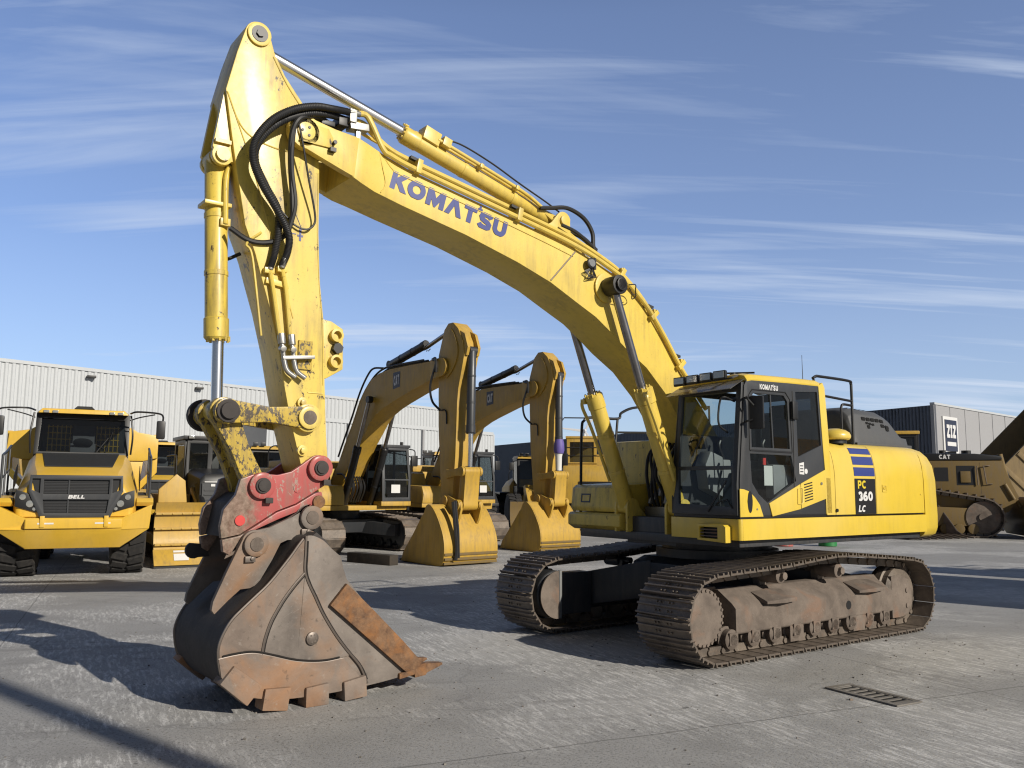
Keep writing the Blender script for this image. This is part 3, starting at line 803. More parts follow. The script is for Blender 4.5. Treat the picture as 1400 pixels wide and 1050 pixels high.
b.tube([(.52, -1.36, 2.66), (-.58, -1.36, 2.70)], .016, 8, False)
b.tube([(-.60, -1.36, 3.07), (-.62, -.6, 3.05), (-.62, -.6, 2.42)], .018, 8, False)
b.build('handrail', 'black', EX)
b = B(); b.lathe([(0, .18), (.02, .20), (.05, .205), (.09, .19), (.125, .14), (.145, .07), (.15, 0)], (-.86, 1.27, 2.50), (0, 0, 1), 24); bc = b.build('mirror_dome', 'kybody', EX)
b = B(); b.cyl((-.86, 1.27, 2.45), (-.86, 1.27, 2.505), .15, seg=20); b.build('dome_base', 'black', bc)
b = B(); b.box(-.72, -.60, 1.36, 1.52, 2.5, 2.6) ; bmesh.ops.delete(b.bm, geom=b.bm.verts[:], context='VERTS'); b.bm.free()
b = B(); b.cyl((-.24, 1.25, 3.20), (-.24, 1.25, 3.24), .016, seg=8); b.cyl((-.24, 1.25, 3.2), (-.235, 1.25, 3.56), .005, .003, 6); b.build('antenna', 'black', EX)

# ---- cab
CX0, CXB = 1.365, -.285
CY0, CY1 = .49, 1.478
def fx(z): return 1.365 - max(0, (z - 1.9)) * .108    # leaning front
b = B()
b.prism([(1.36, 1.525), (1.36, 1.565), (-.30, 1.565), (-.30, 1.525)], CY0, CY1)
cab = b.build('cab', 'black', EX, bev=.004)
# front frame
def fmap(u, v, w): return (fx(v) - .02 + w, u, v)
b = B()
up = [(.585, 2.12), (1.395, 2.12), (1.395, 2.97), (.585, 2.97)]
lo = [(.60, 1.68), (1.385, 1.655), (1.385, 2.075), (.585, 2.075)]
b.plate([(CY0, 1.56), (CY1 - .012, 1.56), (CY1 - .012, 1.9), (CY1 - .012, 3.08), (CY0 + .03, 3.08), (CY0, 1.9)], [up, lo], fmap, .045)
b.build('front_frame', 'grey', cab, bev=.008)
b = B()
for q in (up, lo):
    b.quad([V(fmap(u, v, .012)) for u, v in [(q[0][0] - .012, q[0][1] - .012), (q[1][0] + .012, q[1][1] - .012), (q[2][0] + .012, q[2][1] + .012), (q[3][0] - .012, q[3][1] + .012)]])
b.build('windscreen', 'glass', cab, smooth=False)
# near side (door side) base plate
dw = [(1.125, 2.335), (1.125, 2.90), (1.07, 2.96), (.50, 2.97), (.43, 2.90), (.405, 2.335)]
dl = [(1.16, 2.26), (.385, 2.255), (.30, 1.955), (.86, 1.70), (1.02, 1.80), (1.135, 1.93)]
rq = [(.262, 3.03), (-.185, 3.06), (-.235, 2.40), (.245, 2.245)]
side_out = [(1.36, 1.56), (1.352, 1.95), (1.232, 3.04), (1.19, 3.10), (1.1, 3.12), (-.20, 3.15), (-.285, 3.10), (-.285, 1.56)]
smap = lambda u, v, w: (u, CY1 - .03 + w, v)
b = B(); b.plate(side_out, [dw, dl, rq], smap, .034); b.build('door_side', 'grey', cab, bev=.006)
b = B()
for q in (dw, dl): b.face([b.bm.verts.new((u, CY1 - .012, v)) for u, v in q])
b.build('door_glass', 'glass', cab, smooth=False)
b = B(); b.face([b.bm.verts.new((u, CY1 - .012, v)) for u, v in rq]); b.build('quarter_window', 'glassd', cab, smooth=False)
# raised door frame edge and dark quarter border
b = B()
rim = [(1.165, 2.30), (1.165, 2.93), (1.10, 3.0), (.47, 3.01), (.385, 2.93), (.365, 2.30)]
b.tube([(u, CY1 + .006, v) for u, v in rim + [rim[0]]], .007, 6, False)
b.tube([(.355, CY1 + .006, 1.62), (.335, CY1 + .006, 2.2), (.325, CY1 + .006, 3.04)], .006, 6, False)
b.bar((1.16, CY1 + .006, 2.30), (.37, CY1 + .006, 2.295), .014, .018)
b.build('door_seal', 'black', cab)
b = B(); b.bar((.72, CY1 - .006, 2.335), (.75, CY1 - .006, 2.965), .012, .02); b.build('window_bar', 'grey', cab)
# yellow lower cladding, 12 mm proud
def panel(poly, name, mat, y0=CY1 + .004, y1=CY1 + .016, par=cab, bev=.004):
    b = B(); b.prism(poly, y0, y1); return b.build(name, mat, par, bev=bev)
yp = panel([(.845, 1.695), (.235, 1.92), (.235, 1.625), (.79, 1.545)], 'door_panel', 'kybody')
qp = panel([(.225, 1.925), (-.285, 2.10), (-.285, 1.745), (.225, 1.63)], 'quarter_panel', 'kybody')
cp = panel([(1.372, 1.86), (1.30, 1.855), (1.20, 1.83), (1.10, 1.76), (1.02, 1.68), (.965, 1.56), (.96, 1.545), (1.372, 1.545)], 'corner_panel', 'kybody')
b = B()
for k in range(7):
    x = .165 - .0015 * k; z = 1.925 - k * .033
    b.bar((x, CY1 + .0185, z - .012), (x - .165, CY1 + .0185, z + .018), .004, .013)
b.build('vent_slots', 'black', qp)
b = B(); b.tube([(.30, CY1 + .02, 1.86), (.245, CY1 + .02, 1.875), (.205, CY1 + .02, 1.87), (.205, CY1 + .02, 1.70), (.25, CY1 + .02, 1.68), (.305, CY1 + .02, 1.685), (.30, CY1 + .02, 1.86)], .006, 6, False); b.build('panel_hinge', 'kyw', qp)
b = B()
b.prism(path2([(1.245, 1.72), (1.225, 1.81), (1.195, 1.835), (1.165, 1.80), (1.155, 1.71), (1.17, 1.62), (1.20, 1.59), (1.23, 1.63), (1.245, 1.72)], 4)[:-1], CY1 + .016, CY1 + .02); b.build('corner_vent', 'black', cp)
b = B(); b.cyl((-.19, CY1 + .01, 1.93), (-.19, CY1 + .026, 1.93), .018, seg=10); b.cyl((1.075, CY1 + .01, 1.63), (1.075, CY1 + .022, 1.63), .012, seg=8); b.build('panel_lock', 'steel', cab)
b = B(); b.quad([(.235, CY1 + .0075, 2.04), (.14, CY1 + .0075, 2.035), (.14, CY1 + .0075, 2.185), (.235, CY1 + .0075, 2.17)][::-1]); b.cyl((.10, CY1 + .004, 2.075), (.10, CY1 + .0075, 2.075), .032, seg=14); b.build('warning_sticker', 'wpaint', cab)
b = B()
for k in range(3): b.bar((.22 - .0 * k, CY1 + .0095, 2.07 + k * .035), (.16, CY1 + .0095, 2.07 + k * .035), .002, .012)
b.build('sticker_print', 'grey', cab)
# roof, rear pillar
b = B()
b.loft([[(x, y, z) for y, z in ((CY0 + .02, z0), (CY1 - .0, z0), (CY1 + .010, z0 + .03), (CY1 - .03, z0 + .085), (CY1 - .12, z0 + .105), (CY0 + .12, z0 + .105), (CY0 + .02, z0 + .06))] for x, z0 in ((1.19, 3.075), (1.10, 3.095), (.4, 3.115), (-.20, 3.125), (-.30, 3.105))])
b.build('cab_roof', 'kybody', cab, bev=.012)
b = B(); b.prism([(-.21, 3.14), (-.30, 3.19), (-.345, 3.12), (-.40, 2.46), (-.42, 1.56), (-.29, 1.56), (-.29, 2.10), (-.262, 2.40)], CY1 - .05, CY1 + .012); b.build('rear_pillar', 'kybody', cab, bev=.012)
b = B(); b.plate([(CY0, 1.56), (CY1 - .06, 1.56), (CY1 - .06, 3.1), (CY0, 3.1)], [[(CY0 + .08, 2.2), (CY1 - .14, 2.2), (CY1 - .14, 3.0), (CY0 + .08, 3.0)]], lambda u, v, w: (-.285 + w, u, v), .03); b.build('rear_wall', 'grey', cab)
b = B(); b.quad([(-.27, CY0 + .07, 2.19), (-.27, CY1 - .13, 2.19), (-.27, CY1 - .13, 3.01), (-.27, CY0 + .07, 3.01)]); b.build('rear_window', 'glassd', cab, smooth=False)
b = B(); b.plate([(1.34, 1.56), (1.33, 1.9), (1.215, 3.08), (-.25, 3.1), (-.25, 1.56)], [[(1.22, 2.52), (1.16, 3.0), (.1, 3.0), (.1, 2.52)]], lambda u, v, w: (u, CY0 + w, v), .03); b.build('inner_side_wall', 'grey', cab)
b = B(); b.quad([(1.26, CY0 + .015, 2.14), (1.17, CY0 + .015, 3.01), (.09, CY0 + .015, 3.01), (.09, CY0 + .015, 2.14)]); b.build('inner_side_window', 'glass', cab, smooth=False)
# cab interior
b = B()
b.loft([[(x, y, z) for y, z in ((.78, z0), (1.24, z0), (1.24, z1), (.78, z1))] for x, z0, z1 in ((.62, 1.98, 2.08), (.3, 1.96, 2.10), (.12, 1.98, 2.12))])
b.loft([[(x, y, z) for x, z in ((x0, 2.05), (x0 - .12, 2.05), (x0 - .26, 2.72), (x0 - .18, 2.74))] for y, x0 in ((.80, .17), (1.22, .17))])
b.obox((-.06, 1.01, 2.84), .08, .26, .16)
b.box(.2, .6, .85, 1.15, 1.57, 1.98)
b.build('seat', 'seat', cab, bev=.03)
b = B(); b.box(.0, .72, .56, .74, 1.57, 2.22); b.prism([(.72, 1.75), (1.0, 1.85), (1.05, 2.15), (.95, 2.32), (.72, 2.25)], .56, .74); b.box(.1, .6, 1.26, 1.38, 1.75, 2.15)
b.build('console', 'console', cab, bev=.03)
b = B(); b.tube([(.62, .66, 2.22), (.70, .66, 2.38), (.68, .66, 2.46)], .02); b.tube([(.62, 1.31, 2.15), (.70, 1.31, 2.36), (.67, 1.31, 2.44)], .02)
for y in (.9, 1.12): b.tube([(.98, y, 1.57), (1.02, y, 1.85), (.95, y, 2.1)], .014); b.box(.95, 1.2, y - .05, y + .05, 1.60, 1.63)
b.build('control_lever', 'black', cab)
b = B(); b.obox((1.02, .62, 2.42), .05, .2, .16, Matrix.Rotation(.3, 3, 'Y')); b.build('monitor', 'black', cab, bev=.01)
b = B(); b.quad([(.86, CY1 - .035, 1.90), (.70, CY1 - .035, 1.90), (.70, CY1 - .035, 2.13), (.86, CY1 - .035, 2.13)]); b.build('paper_notice', 'white', cab, smooth=False)
b = B(); b.obox((.80, 1.40, 2.18), .05, .02, .08); b.build('red_tag', 'redm', cab)
b = B(); b.obox((.52, 1.32, 1.92), .06, .03, .12); b.build('blue_bottle', 'blue', cab, bev=.008)
# door top lettering and front wiper
b = B(); letters(b, "KOMVT'SU", (.955, CY1 + .0075, 3.015), (-.345, 0, .0), (0, 0, .062), .25, .08); b.build('cab_lettering', 'wpaint', cab, smooth=False)
b = B(); b.tube([(fx(1.62) + .03, 1.40, 1.64), (fx(1.7) + .04, 1.34, 1.74), (fx(1.9) + .03, 1.18, 1.70)], .008, 6, False); b.bar((fx(1.75) + .035, 1.33, 1.95), (fx(1.75) + .035, 1.05, 1.60), .012, .02); b.build('wiper', 'black', cab)
b = B(); b.box(1.345, 1.372, CY1 - .10, CY1 - .02, 1.6, 3.0); bmesh.ops.delete(b.bm, geom=b.bm.verts[:], context='VERTS'); b.bm.free()
# mirrors on the front pillar
b = B(); b.tube([(1.20, CY1 + .01, 2.90), (1.26, CY1 + .05, 2.90), (1.30, CY1 + .10, 2.87), (1.24, CY1 + .13, 2.80)], .013, 8); b.tube([(1.22, CY1 + .01, 2.62), (1.28, CY1 + .06, 2.62), (1.24, CY1 + .12, 2.64)], .011, 8)
mr = b.build('mirror_arm', 'black', cab)
b = B(); b.obox((1.20, CY1 + .14, 2.72), .05, .17, .38, Matrix.Rotation(.30, 3, 'Z')); b.build('mirror', 'black', mr, bev=.03)
b = B(); b.tube([(1.26, 1.36, 2.86), (1.42, 1.34, 2.90), (1.45, 1.30, 2.84), (1.45, 1.28, 2.6), (1.32, 1.30, 2.5)], .012, 8); b.build('grab_bar', 'black', cab)
b = B(); b.obox((.335, CY1 + .03, 2.80), .11, .05, .22); b.build('door_catch', 'black', cab, bev=.02)
# visor and lamps
b = B(); b.hexa([(1.44, CY0 - .03, 2.965), (1.44, CY1 - .03, 2.985), (1.19, CY1 - .03, 3.115), (1.19, CY0 - .01, 3.10)], [(1.44, CY0 - .03, 2.971), (1.44, CY1 - .03, 2.991), (1.19, CY1 - .03, 3.121), (1.19, CY0 - .01, 3.106)])
vs = b.build('visor', 'visor', cab)
b = B(); b.bar((1.33, CY0 + .02, 3.105), (1.33, CY1 - .08, 3.125), .03, .015); b.bar((1.20, 1.0, 3.17), (1.33, 1.0, 3.12), .02, .02); b.bar((1.19, 1.36, 3.17), (1.33, 1.33, 3.12), .02, .02)
rk = b.build('lamp_rack', 'black', cab)
for k in range(4):
    y = .62 + k * .205; z = 3.155 + k * .006
    b = B(); b.loft([[(x, y + q * h, z + e * v) for q, e in ((-1, -1), (1, -1), (1, 1), (-1, 1))] for x, h, v in ((1.31, .05, .03), (1.33, .085, .045), (1.375, .09, .05))])
    lm = b.build('work_lamp', 'black', rk, bev=.008)
    b = B(); b.box(1.376, 1.381, y - .075, y + .075, z - .036, z + .036); b.build('lamp_lens', 'lens', lm)
b = B(); b.tube([(1.10, .75, 3.22), (1.0, .9, 3.25), (.8, 1.3, 3.24)], .012, 6); b.cyl((.95, 1.1, 3.2), (.95, 1.1, 3.245), .04, seg=12); b.build('roof_cable', 'black', cab)

# ---- boom
BT = [(.08, 2.28), (.55, 2.86), (1.02, 3.36), (1.32, 3.74), (1.62, 4.075), (1.88, 4.28), (2.12, 4.42), (2.50, 4.55), (2.76, 4.635), (3.60, 4.805), (4.4, 4.955), (5.0, 5.07), (5.28, 5.15), (5.50, 5.215), (5.62, 5.25)]
BBm = [(.42, 2.0), (.86, 2.52), (1.27, 3.04), (1.60, 3.335), (1.96, 3.545), (2.18, 3.70), (2.44, 3.866), (2.75, 4.005), (3.13, 4.18), (3.60, 4.335), (4.3, 4.52), (5.08, 4.68), (5.40, 4.755), (5.56, 4.80), (5.66, 4.84)]
HW = [.30] * 11 + [.30, .305, .335, .345]
b = B()
secs = []
for (t, q, h) in zip(BT, BBm, HW):
    secs.append([(t[0], -h, t[1]), (t[0], h, t[1]), (q[0], h, q[1]), (q[0], -h, q[1])])
b.loft(secs)
boom = b.build('boom', 'ky', EX, bev=.008, ang=25)
# flange lips of the side plates, tip ears, foot boss
b = B()
for s in (1, -1):
    e = [(5.60, 5.245), (5.85, 5.265), (6.05, 5.30)] + arc2(6.15, 5.165, .165, 95, -95, 12) + [(6.0, 4.955), (5.74, 4.87), (5.64, 4.84)]
    b.prism(e, s * .262, s * .347)
ears = b.build('boom_ear', 'ky', boom, bev=.006, split=True)
b = B(); b.cyl((6.15, -.37, 5.165), (6.15, .37, 5.165), .085, seg=24); b.prism([(6.06, 5.25)] + arc2(6.15, 5.165, .125, 110, 300, 10) + [(6.02, 5.06), (5.90, 5.06), (5.88, 5.16), (5.93, 5.24)], .348, .366)
b.build('boom_pin', 'kyw', boom, bev=.006)
b = B()
for k in range(3): b.cyl((6.15 + .045 * cos(2.1 * k), .366, 5.165 + .045 * sin(2.1 * k)), (6.15 + .045 * cos(2.1 * k), .378, 5.165 + .045 * sin(2.1 * k)), .014, seg=6)
b.box(5.86, 5.92, .35, .40, 5.02, 5.06); b.cyl((5.87, .348, 5.12), (5.87, .395, 5.12), .02, seg=8)
b.build('pin_bolt', 'black', boom)
b = B(); b.cyl((.25, -.36, 2.13), (.25, .36, 2.13), .22, seg=28); b.build('boom_foot', 'ky', boom)
b = B()   # welds: bright scraped seam and plate seams
b.tube([(3.134, .303, 4.205), (2.767, .303, 4.60)], .009, 6, False)
b.build('weld_seam', 'weld', boom)
b = B()
b.tube([(5.30, .304, 5.13), (5.20, .304, 5.03), (5.08, .304, 4.99), (4.2, .304, 4.83), (3.3, .304, 4.65), (2.8, .304, 4.54)], .006, 6)
b.tube([(5.33, .31, 4.76), (5.28, .308, 4.86), (5.31, .31, 5.0), (5.36, .312, 5.16)], .005, 6)
b.build('plate_seam', 'ky', boom)
b = B(); letters(b, "KOMVT'SU", (5.232, .3045, 4.838), (-1.445, 0, -.268), (-.048, 0, .186), .295, .07); b.build('boom_lettering', 'blue', boom, smooth=False)
# boom cylinder head pin through the boom
PINC = (2.29, 4.235)
b = B(); b.cyl((PINC[0], -.60, PINC[1]), (PINC[0], .60, PINC[1]), .065, seg=20); b.build('cylinder_head_pin', 'black', boom)
b = B(); b.lathe([(0, .17), (.01, .18), (.03, .18), (.035, .15)], (PINC[0], .30, PINC[1]), (0, 1, 0), 28); b.lathe([(0, .17), (.01, .18), (.03, .18), (.035, .15)], (PINC[0], -.30, PINC[1]), (0, -1, 0), 28); b.build('pin_boss', 'ky', boom, split=True)
# arm cylinder bracket on top
b = B()
for s in (1, -1): b.prism([(3.35, 4.74), (2.78, 4.62), (2.70, 4.70), (2.72, 4.98)] + arc2(2.82, 5.0, .11, 160, 40, 6) + [(3.0, 4.95)], s * .12, s * .16)
b.cyl((2.82, -.19, 5.0), (2.82, .19, 5.0), .06, seg=16)
b.build('cylinder_bracket', 'ky', boom, bev=.006, split=True)

def ram(name, p_base, p_mid, p_end, rb, rr, parent, bmat='ky', rmat='chrome', gland=True, width=.1):
    pb, pm, pe = V(p_base), V(p_mid), V(p_end)
    d = (pe - pb).normalized()
    b = B(); b.lathe([(0, rb * .9), (.02, rb), ((pm - pb).length - .20, rb), ((pm - pb).length - .19, rb * 1.10), ((pm - pb).length - .02, rb * 1.10), ((pm - pb).length, rb * .95)], pb, d, 28)
    b.cyl(pb - V((0, width, 0)), pb + V((0, width, 0)), rb * .95, seg=20)
    for t in ((pm - pb).length * .3, (pm - pb).length * .62): b.lathe([(0, rb * 1.0), (.004, rb * 1.06), (.045, rb * 1.06), (.05, rb)], pb + d * t, d, 24)
    for k in range(10):
        a = 2 * pi * k / 10; o1 = d.orthogonal().normalized(); o2 = d.cross(o1)
        q = pm + (o1 * cos(a) + o2 * sin(a)) * rb * .93
        b.cyl(q - d * .03, q + d * .018, .013, seg=6)
    br = b.build(name, bmat, parent, bev=.0)
    b = B(); b.cyl(pm - d * .05, pe - d * .03, rr, seg=24); b.build('piston_rod', rmat, br)
    b = B(); b.cyl(pe - V((0, width, 0)), pe + V((0, width, 0)), rr * 1.75, seg=22); b.build('rod_eye', bmat if rmat == 'chrome' and bmat != 'blk' else 'black', br)
    return br
# arm cylinder
ac = ram('arm_cylinder', (2.82, 0, 5.0), (4.93, 0, 5.60), (6.56, 0, 6.02), .088, .055, EX, 'ky', 'chrome', True, .11)
# tiny fittings and pipes riding on the arm cylinder
b = B(); b.obox((4.62, .03, 5.60), .20, .17, .15, Matrix.Rotation(-.29, 3, 'Y')); b.obox((4.45, .05, 5.56), .10, .2, .1, Matrix.Rotation(-.29, 3, 'Y'))
b.tube([(4.55, .10, 5.58), (4.3, .12, 5.50), (3.6, .12, 5.30), (3.3, .12, 5.20), (3.1, .12, 5.10)], .022, 8)
b.tube([(4.75, -.05, 5.66), (4.3, -.02, 5.55), (3.7, .0, 5.37), (3.2, .0, 5.22)], .02, 8)
for x, z in ((4.0, 5.40), (3.5, 5.26)): b.obox((x, .08, z), .04, .16, .05, Matrix.Rotation(-.29, 3, 'Y'))
b.build('cylinder_fitting', 'ky', ac, bev=.004)
b = B(); b.tube([(4.42, .02, 5.64), (4.2, .05, 5.62), (3.8, .05, 5.51), (3.4, .05, 5.36), (3.0, .05, 5.22), (2.80, .05, 5.14)], .010, 6); b.build('cylinder_cable', 'rubber', ac)
# boom cylinders
for s in (1, -1):
    y = .44 * s
    bc = ram('boom_cylinder', (1.23, y, 1.62), (1.83, y, 3.05), (PINC[0], y, PINC[1]), .105, .052, EX, 'ky', 'dullrod', True, .075)
    b = B(); b.cyl((PINC[0], s * .36, PINC[1]), (PINC[0], s * .565, PINC[1]), .115, seg=26); b.cyl((PINC[0], s * .565, PINC[1]), (PINC[0], s * .60, PINC[1]), .08, seg=10); b.build('rod_end_cap', 'black', bc, bev=.006)
    b = B(); b.tube([(1.85, y + .12 * s, 3.00), (1.88, y + .14 * s, 2.9), (1.72, y + .13 * s, 2.6), (1.42, y + .12 * s, 1.95)], .022, 8); b.obox((1.86, y + .12 * s, 2.96), .07, .07, .06); b.build('cylinder_pipe', 'ky', bc)
    b = B(); b.prism([(.9, 1.3), (1.34, 1.3), (1.34, 1.6)] + arc2(1.23, 1.62, .11, 0, 180, 8) + [(1.0, 1.5)], y - .12, y - .085); b.prism([(.9, 1.3), (1.34, 1.3), (1.34, 1.6)] + arc2(1.23, 1.62, .11, 0, 180, 8) + [(1.0, 1.5)], y + .085, y + .12); b.build('cylinder_foot', 'kyw', bc, bev=.005, split=True)
# hydraulic pipes along the boom's near top edge and over the top
def off_top(y, dz, xs):
    out = []
    for x in xs:
        for (x0, z0), (x1, z1) in zip(BT, BT[1:]):
            if x0 <= x <= x1: out.append((x, y, z0 + (z1 - z0) * (x - x0) / (x1 - x0) + dz)); break
    return out
bend = [4.4, 3.6, 2.78, 2.2, 1.95, 1.62, 1.32, 1.02, .55]
b = B()
b.tube([(5.62, .34, 5.49), (5.53, .335, 5.50), (5.46, .335, 5.42), (5.33, .335, 5.20), (5.24, .335, 5.155), (5.0, .335, 5.09)] + off_top(.335, .022, bend), .030, 10, True, 5)
b.tube([(5.62, .25, 5.45), (5.50, .25, 5.44), (5.38, .25, 5.35), (5.22, .25, 5.26), (5.0, .25, 5.20)] + off_top(.25, .135, bend), .030, 10, True, 5)
b.tube([(5.60, .16, 5.42), (5.40, .16, 5.36), (5.1, .16, 5.28), (4.9, .16, 5.23)] + off_top(.16, .185, bend), .018, 8, True, 5)
b.tube([(3.2, .02, 5.19), (2.9, .10, 4.98)] + off_top(.12, .225, [2.5, 2.2, 1.95, 1.62, 1.32, 1.02, .55]), .026, 8, True, 5)
b.tube([(3.05, -.10, 5.10), (2.8, -.02, 4.96)] + off_top(-.02, .20, [2.4, 2.1, 1.88, 1.62, 1.32, 1.02, .55]), .026, 8, True, 5)
b.tube(off_top(-.24, .07, [5.0] + bend), .028, 8, True, 5)
pip = b.build('hydraulic_pipe', 'ky', boom)
b = B()
def clampat(x, s=1):
    p = off_top(.29, .06, [x])[0]; q = off_top(.29, .06, [x - .04])[0]
    b.obox((p[0], .27, p[2]), .06, .20, .15, Matrix.Rotation(-atan2(p[2] - q[2], .04), 3, 'Y'))
    b.obox((p[0], .335, p[2] + .055), .035, .05, .04); 
for x in (4.92, 3.62, 2.05, 1.5, 1.02): clampat(x)
b.build('pipe_clamp', 'kyw', pip, bev=.006, split=True)
b = B()
for x in (4.95, 3.66, 1.53, 1.05):
    p = off_top(.29, .14, [x])[0]; b.obox((p[0], .27, p[2]), .10, .10, .03, Matrix.Rotation(-.2, 3, 'Y'))
b.tube([(3.15, .12, 5.10), (2.98, .14, 5.13), (2.75, .15, 5.17), (2.5, .15, 5.10), (2.36, .15, 4.95), (2.34, .15, 4.78), (2.30, .15, 4.70)], .026, 8)
b.tube([(2.95, -.02, 5.02), (2.75, .05, 4.94), (2.5, .1, 4.88), (2.25, .1, 4.75)], .03, 8)
b.tube([(2.9, .22, 4.92), (2.7, .25, 4.86), (2.45, .25, 4.74)], .022, 8)
b.build('boom_hose', 'rubber', boom, split=True)
# working light and loose wires hanging on the boom side
b = B(); b.lathe([(0, .05), (.01, .065), (.03, .065), (.04, .05)], (2.565, .34, 4.485), (0, 1, 0), 20); b.obox((2.50, .34, 4.49), .03, .04, .14)
for k in range(5): b.tube([(2.52, .335 + .006 * k, 4.45), (2.58 + .02 * k, .35, 4.37), (2.62 - .03 * k, .35, 4.29 + .01 * k), (2.53 - .015 * k, .34, 4.34), (2.52, .335, 4.44)], .005, 5)
b.build('light_bracket', 'black', boom)
b = B(); b.cyl((2.565, .378, 4.485), (2.565, .383, 4.485), .045, seg=18); b.build('side_lamp', 'lens', boom)
b = B(); b.tube([(2.18, .60, 4.24), (2.0, .52, 4.28), (1.93, .45, 4.24), (1.9, .42, 4.17), (1.96, .42, 4.13), (2.0, .46, 4.19)], .007, 6); b.tube([(2.18, .60, 4.20), (2.05, .52, 4.16), (1.95, .45, 4.18)], .006, 6); b.build('grease_line', 'black', boom)
# hose bundle at the boom foot
b = B()
for k in range(9):
    y = -.30 + .075 * k
    j1, j2 = random.uniform(-.06, .06), random.uniform(-.07, .07)
    b.tube([(.72 + j1, y, 2.50), (.95 + j1, y + j2 * .3, 2.36 + j2), (1.04 + j2, y + j1 * .5, 2.05), (1.0 + j1, y - j2 * .4, 1.8), (.90, y + j1, 1.5)], .022, 7)
b.build('foot_hose', 'rubber', EX)
b = B()
for k in range(7):
    y = -.28 + .09 * k
    zz = 1.66 + .05 * (k % 3); b.cyl((.97, y, zz), (.93, y, zz + .13), .03, seg=8)
b.box(.55, .98, -.36, .36, 1.45, 1.62)
b.build('hose_fitting', 'steel', EX)
b = B(); b.box(.1, .7, -.40, -.32, 1.5, 2.45); b.box(.1, .7, .32, .40, 1.5, 2.45); b.build('boom_pivot_bracket', 'ky', EX, bev=.02, split=True)

# ---- arm (stick)
SP = [(6.50, 6.085)] + arc2(6.595, 6.03, .125, 140, 20, 8) + [(6.79, 5.80), (6.875, 5.42), (6.78, 4.88), (6.645, 4.20), (6.54, 3.95), (6.47, 3.73), (6.385, 3.47), (6.285, 3.10), (6.215, 2.757), (6.147, 2.46), (6.03, 2.05)] + arc2(5.885, 2.023, .13, -10, -170, 8) + [(5.79, 2.32), (5.82, 2.786), (5.855, 3.42), (5.905, 3.776), (5.935, 4.24), (5.95, 4.86)] + arc2(6.13, 5.165, .20, 215, 130, 8) + [(6.12, 5.46), (6.33, 5.71), (6.44, 5.905), (6.47, 6.0)]
b = B(); b.prism(SP, -.225, .225); arm = b.build('arm', 'kyw', EX, bev=.008, ang=25)
b = B()
for s in (1, -1):   # top boss, raised plates and flange lines
    b.lathe([(0, .112), (.022, .112), (.025, .10)], (6.595, s * .225, 6.03), (0, s, 0), 24)
    b.lathe([(0, .13), (.075, .13), (.08, .12)], (6.005, s * .225, 2.48), (0, s, 0), 24)
b.build('arm_boss', 'kyw', arm, split=True)
b = B(); b.cyl((6.595, -.256, 6.03), (6.595, .256, 6.03), .078, seg=20); b.cyl((6.595, .25, 6.03), (6.595, .275, 6.03), .038, seg=6); b.build('top_pin', 'black', arm)
b = B()
b.tube([(6.862, .227, 5.40), (6.75, .227, 5.15), (6.62, .227, 5.03), (6.40, .227, 4.98), (6.2, .227, 4.98)], .007, 6)
b.tube([(6.45, .227, 5.86), (6.30, .227, 5.62), (6.10, .227, 5.38)], .006, 6)
b.tube([(6.80, .227, 5.25), (6.60, .227, 4.75), (6.42, .227, 4.2), (6.30, .227, 3.85), (6.16, .227, 3.4)], .006, 6)
b.tube([(5.99, .227, 2.72), (5.84, .227, 2.72)], .006, 6); b.tube([(5.96, .227, 4.84), (5.95, .227, 4.3), (5.915, .227, 3.8), (5.87, .227, 3.4), (5.84, .227, 2.8)], .005, 6)
b.build('arm_seam', 'kyw', arm)
for x, z in ((6.045, 2.62), (6.03, 2.18)):
    b = B(); b.cyl((x, .22, z), (x, .255, z), .05, seg=16); b.cyl((x, .255, z), (x, .285, z), .028, seg=8); b.build('plug', 'kyw', arm, bev=.004)
# cylinder bracket on the front
b = B()
for s in (1, -1): b.prism([(6.875, 5.42), (6.955, 4.88)] + arc2(6.862, 4.815, .095, 30, -150, 8) + [(6.70, 4.76), (6.72, 5.0)], s * .13, s * .185)
b.build('bucket_cylinder_bracket', 'ky', arm, bev=.006, split=True)
b = B(); b.cyl((6.862, -.215, 4.815), (6.862, .215, 4.815), .062, seg=20); b.obox((6.87, .205, 4.93), .14, .03, .035); b.build('bracket_pin', 'kyw', arm)
# lifting bracket on the back
b = B(); b.prism([(5.86, 3.47), (5.70, 3.45), (5.575, 3.385), (5.565, 2.99), (5.74, 2.885), (5.82, 2.885)], -.07, .07)
lb = b.build('stay_bracket', 'kyw', arm, bev=.012)
b = B()
for z in (3.31, 3.055): b.lathe([(0, .065), (.06, .065), (.062, .042), (.012, .040)], (5.66, .07, z), (0, 1, 0), 22)
b.build('bracket_bush', 'kyw', lb, split=True)
b = B(); b.cyl((5.645, .06, 3.185), (5.645, .125, 3.185), .055, seg=6); b.build('bracket_bolt', 'black', lb)
# pictogram stickers on the arm
b = B(); b.tube([(6.21, .2275, 4.285), (6.115, .2275, 4.275), (6.175, .2275, 4.40), (6.21, .2275, 4.285)], .004, 5, False)
b.obox((6.12, .2275, 4.185), .02, .003, .09); b.cyl((6.12, .226, 4.245), (6.12, .229, 4.245), .014, seg=10); b.obox((6.12, .2275, 4.19), .055, .003, .018); b.obox((6.18, .2275, 4.20), .04, .003, .008)
b.build('warning_sticker', 'blue', arm)
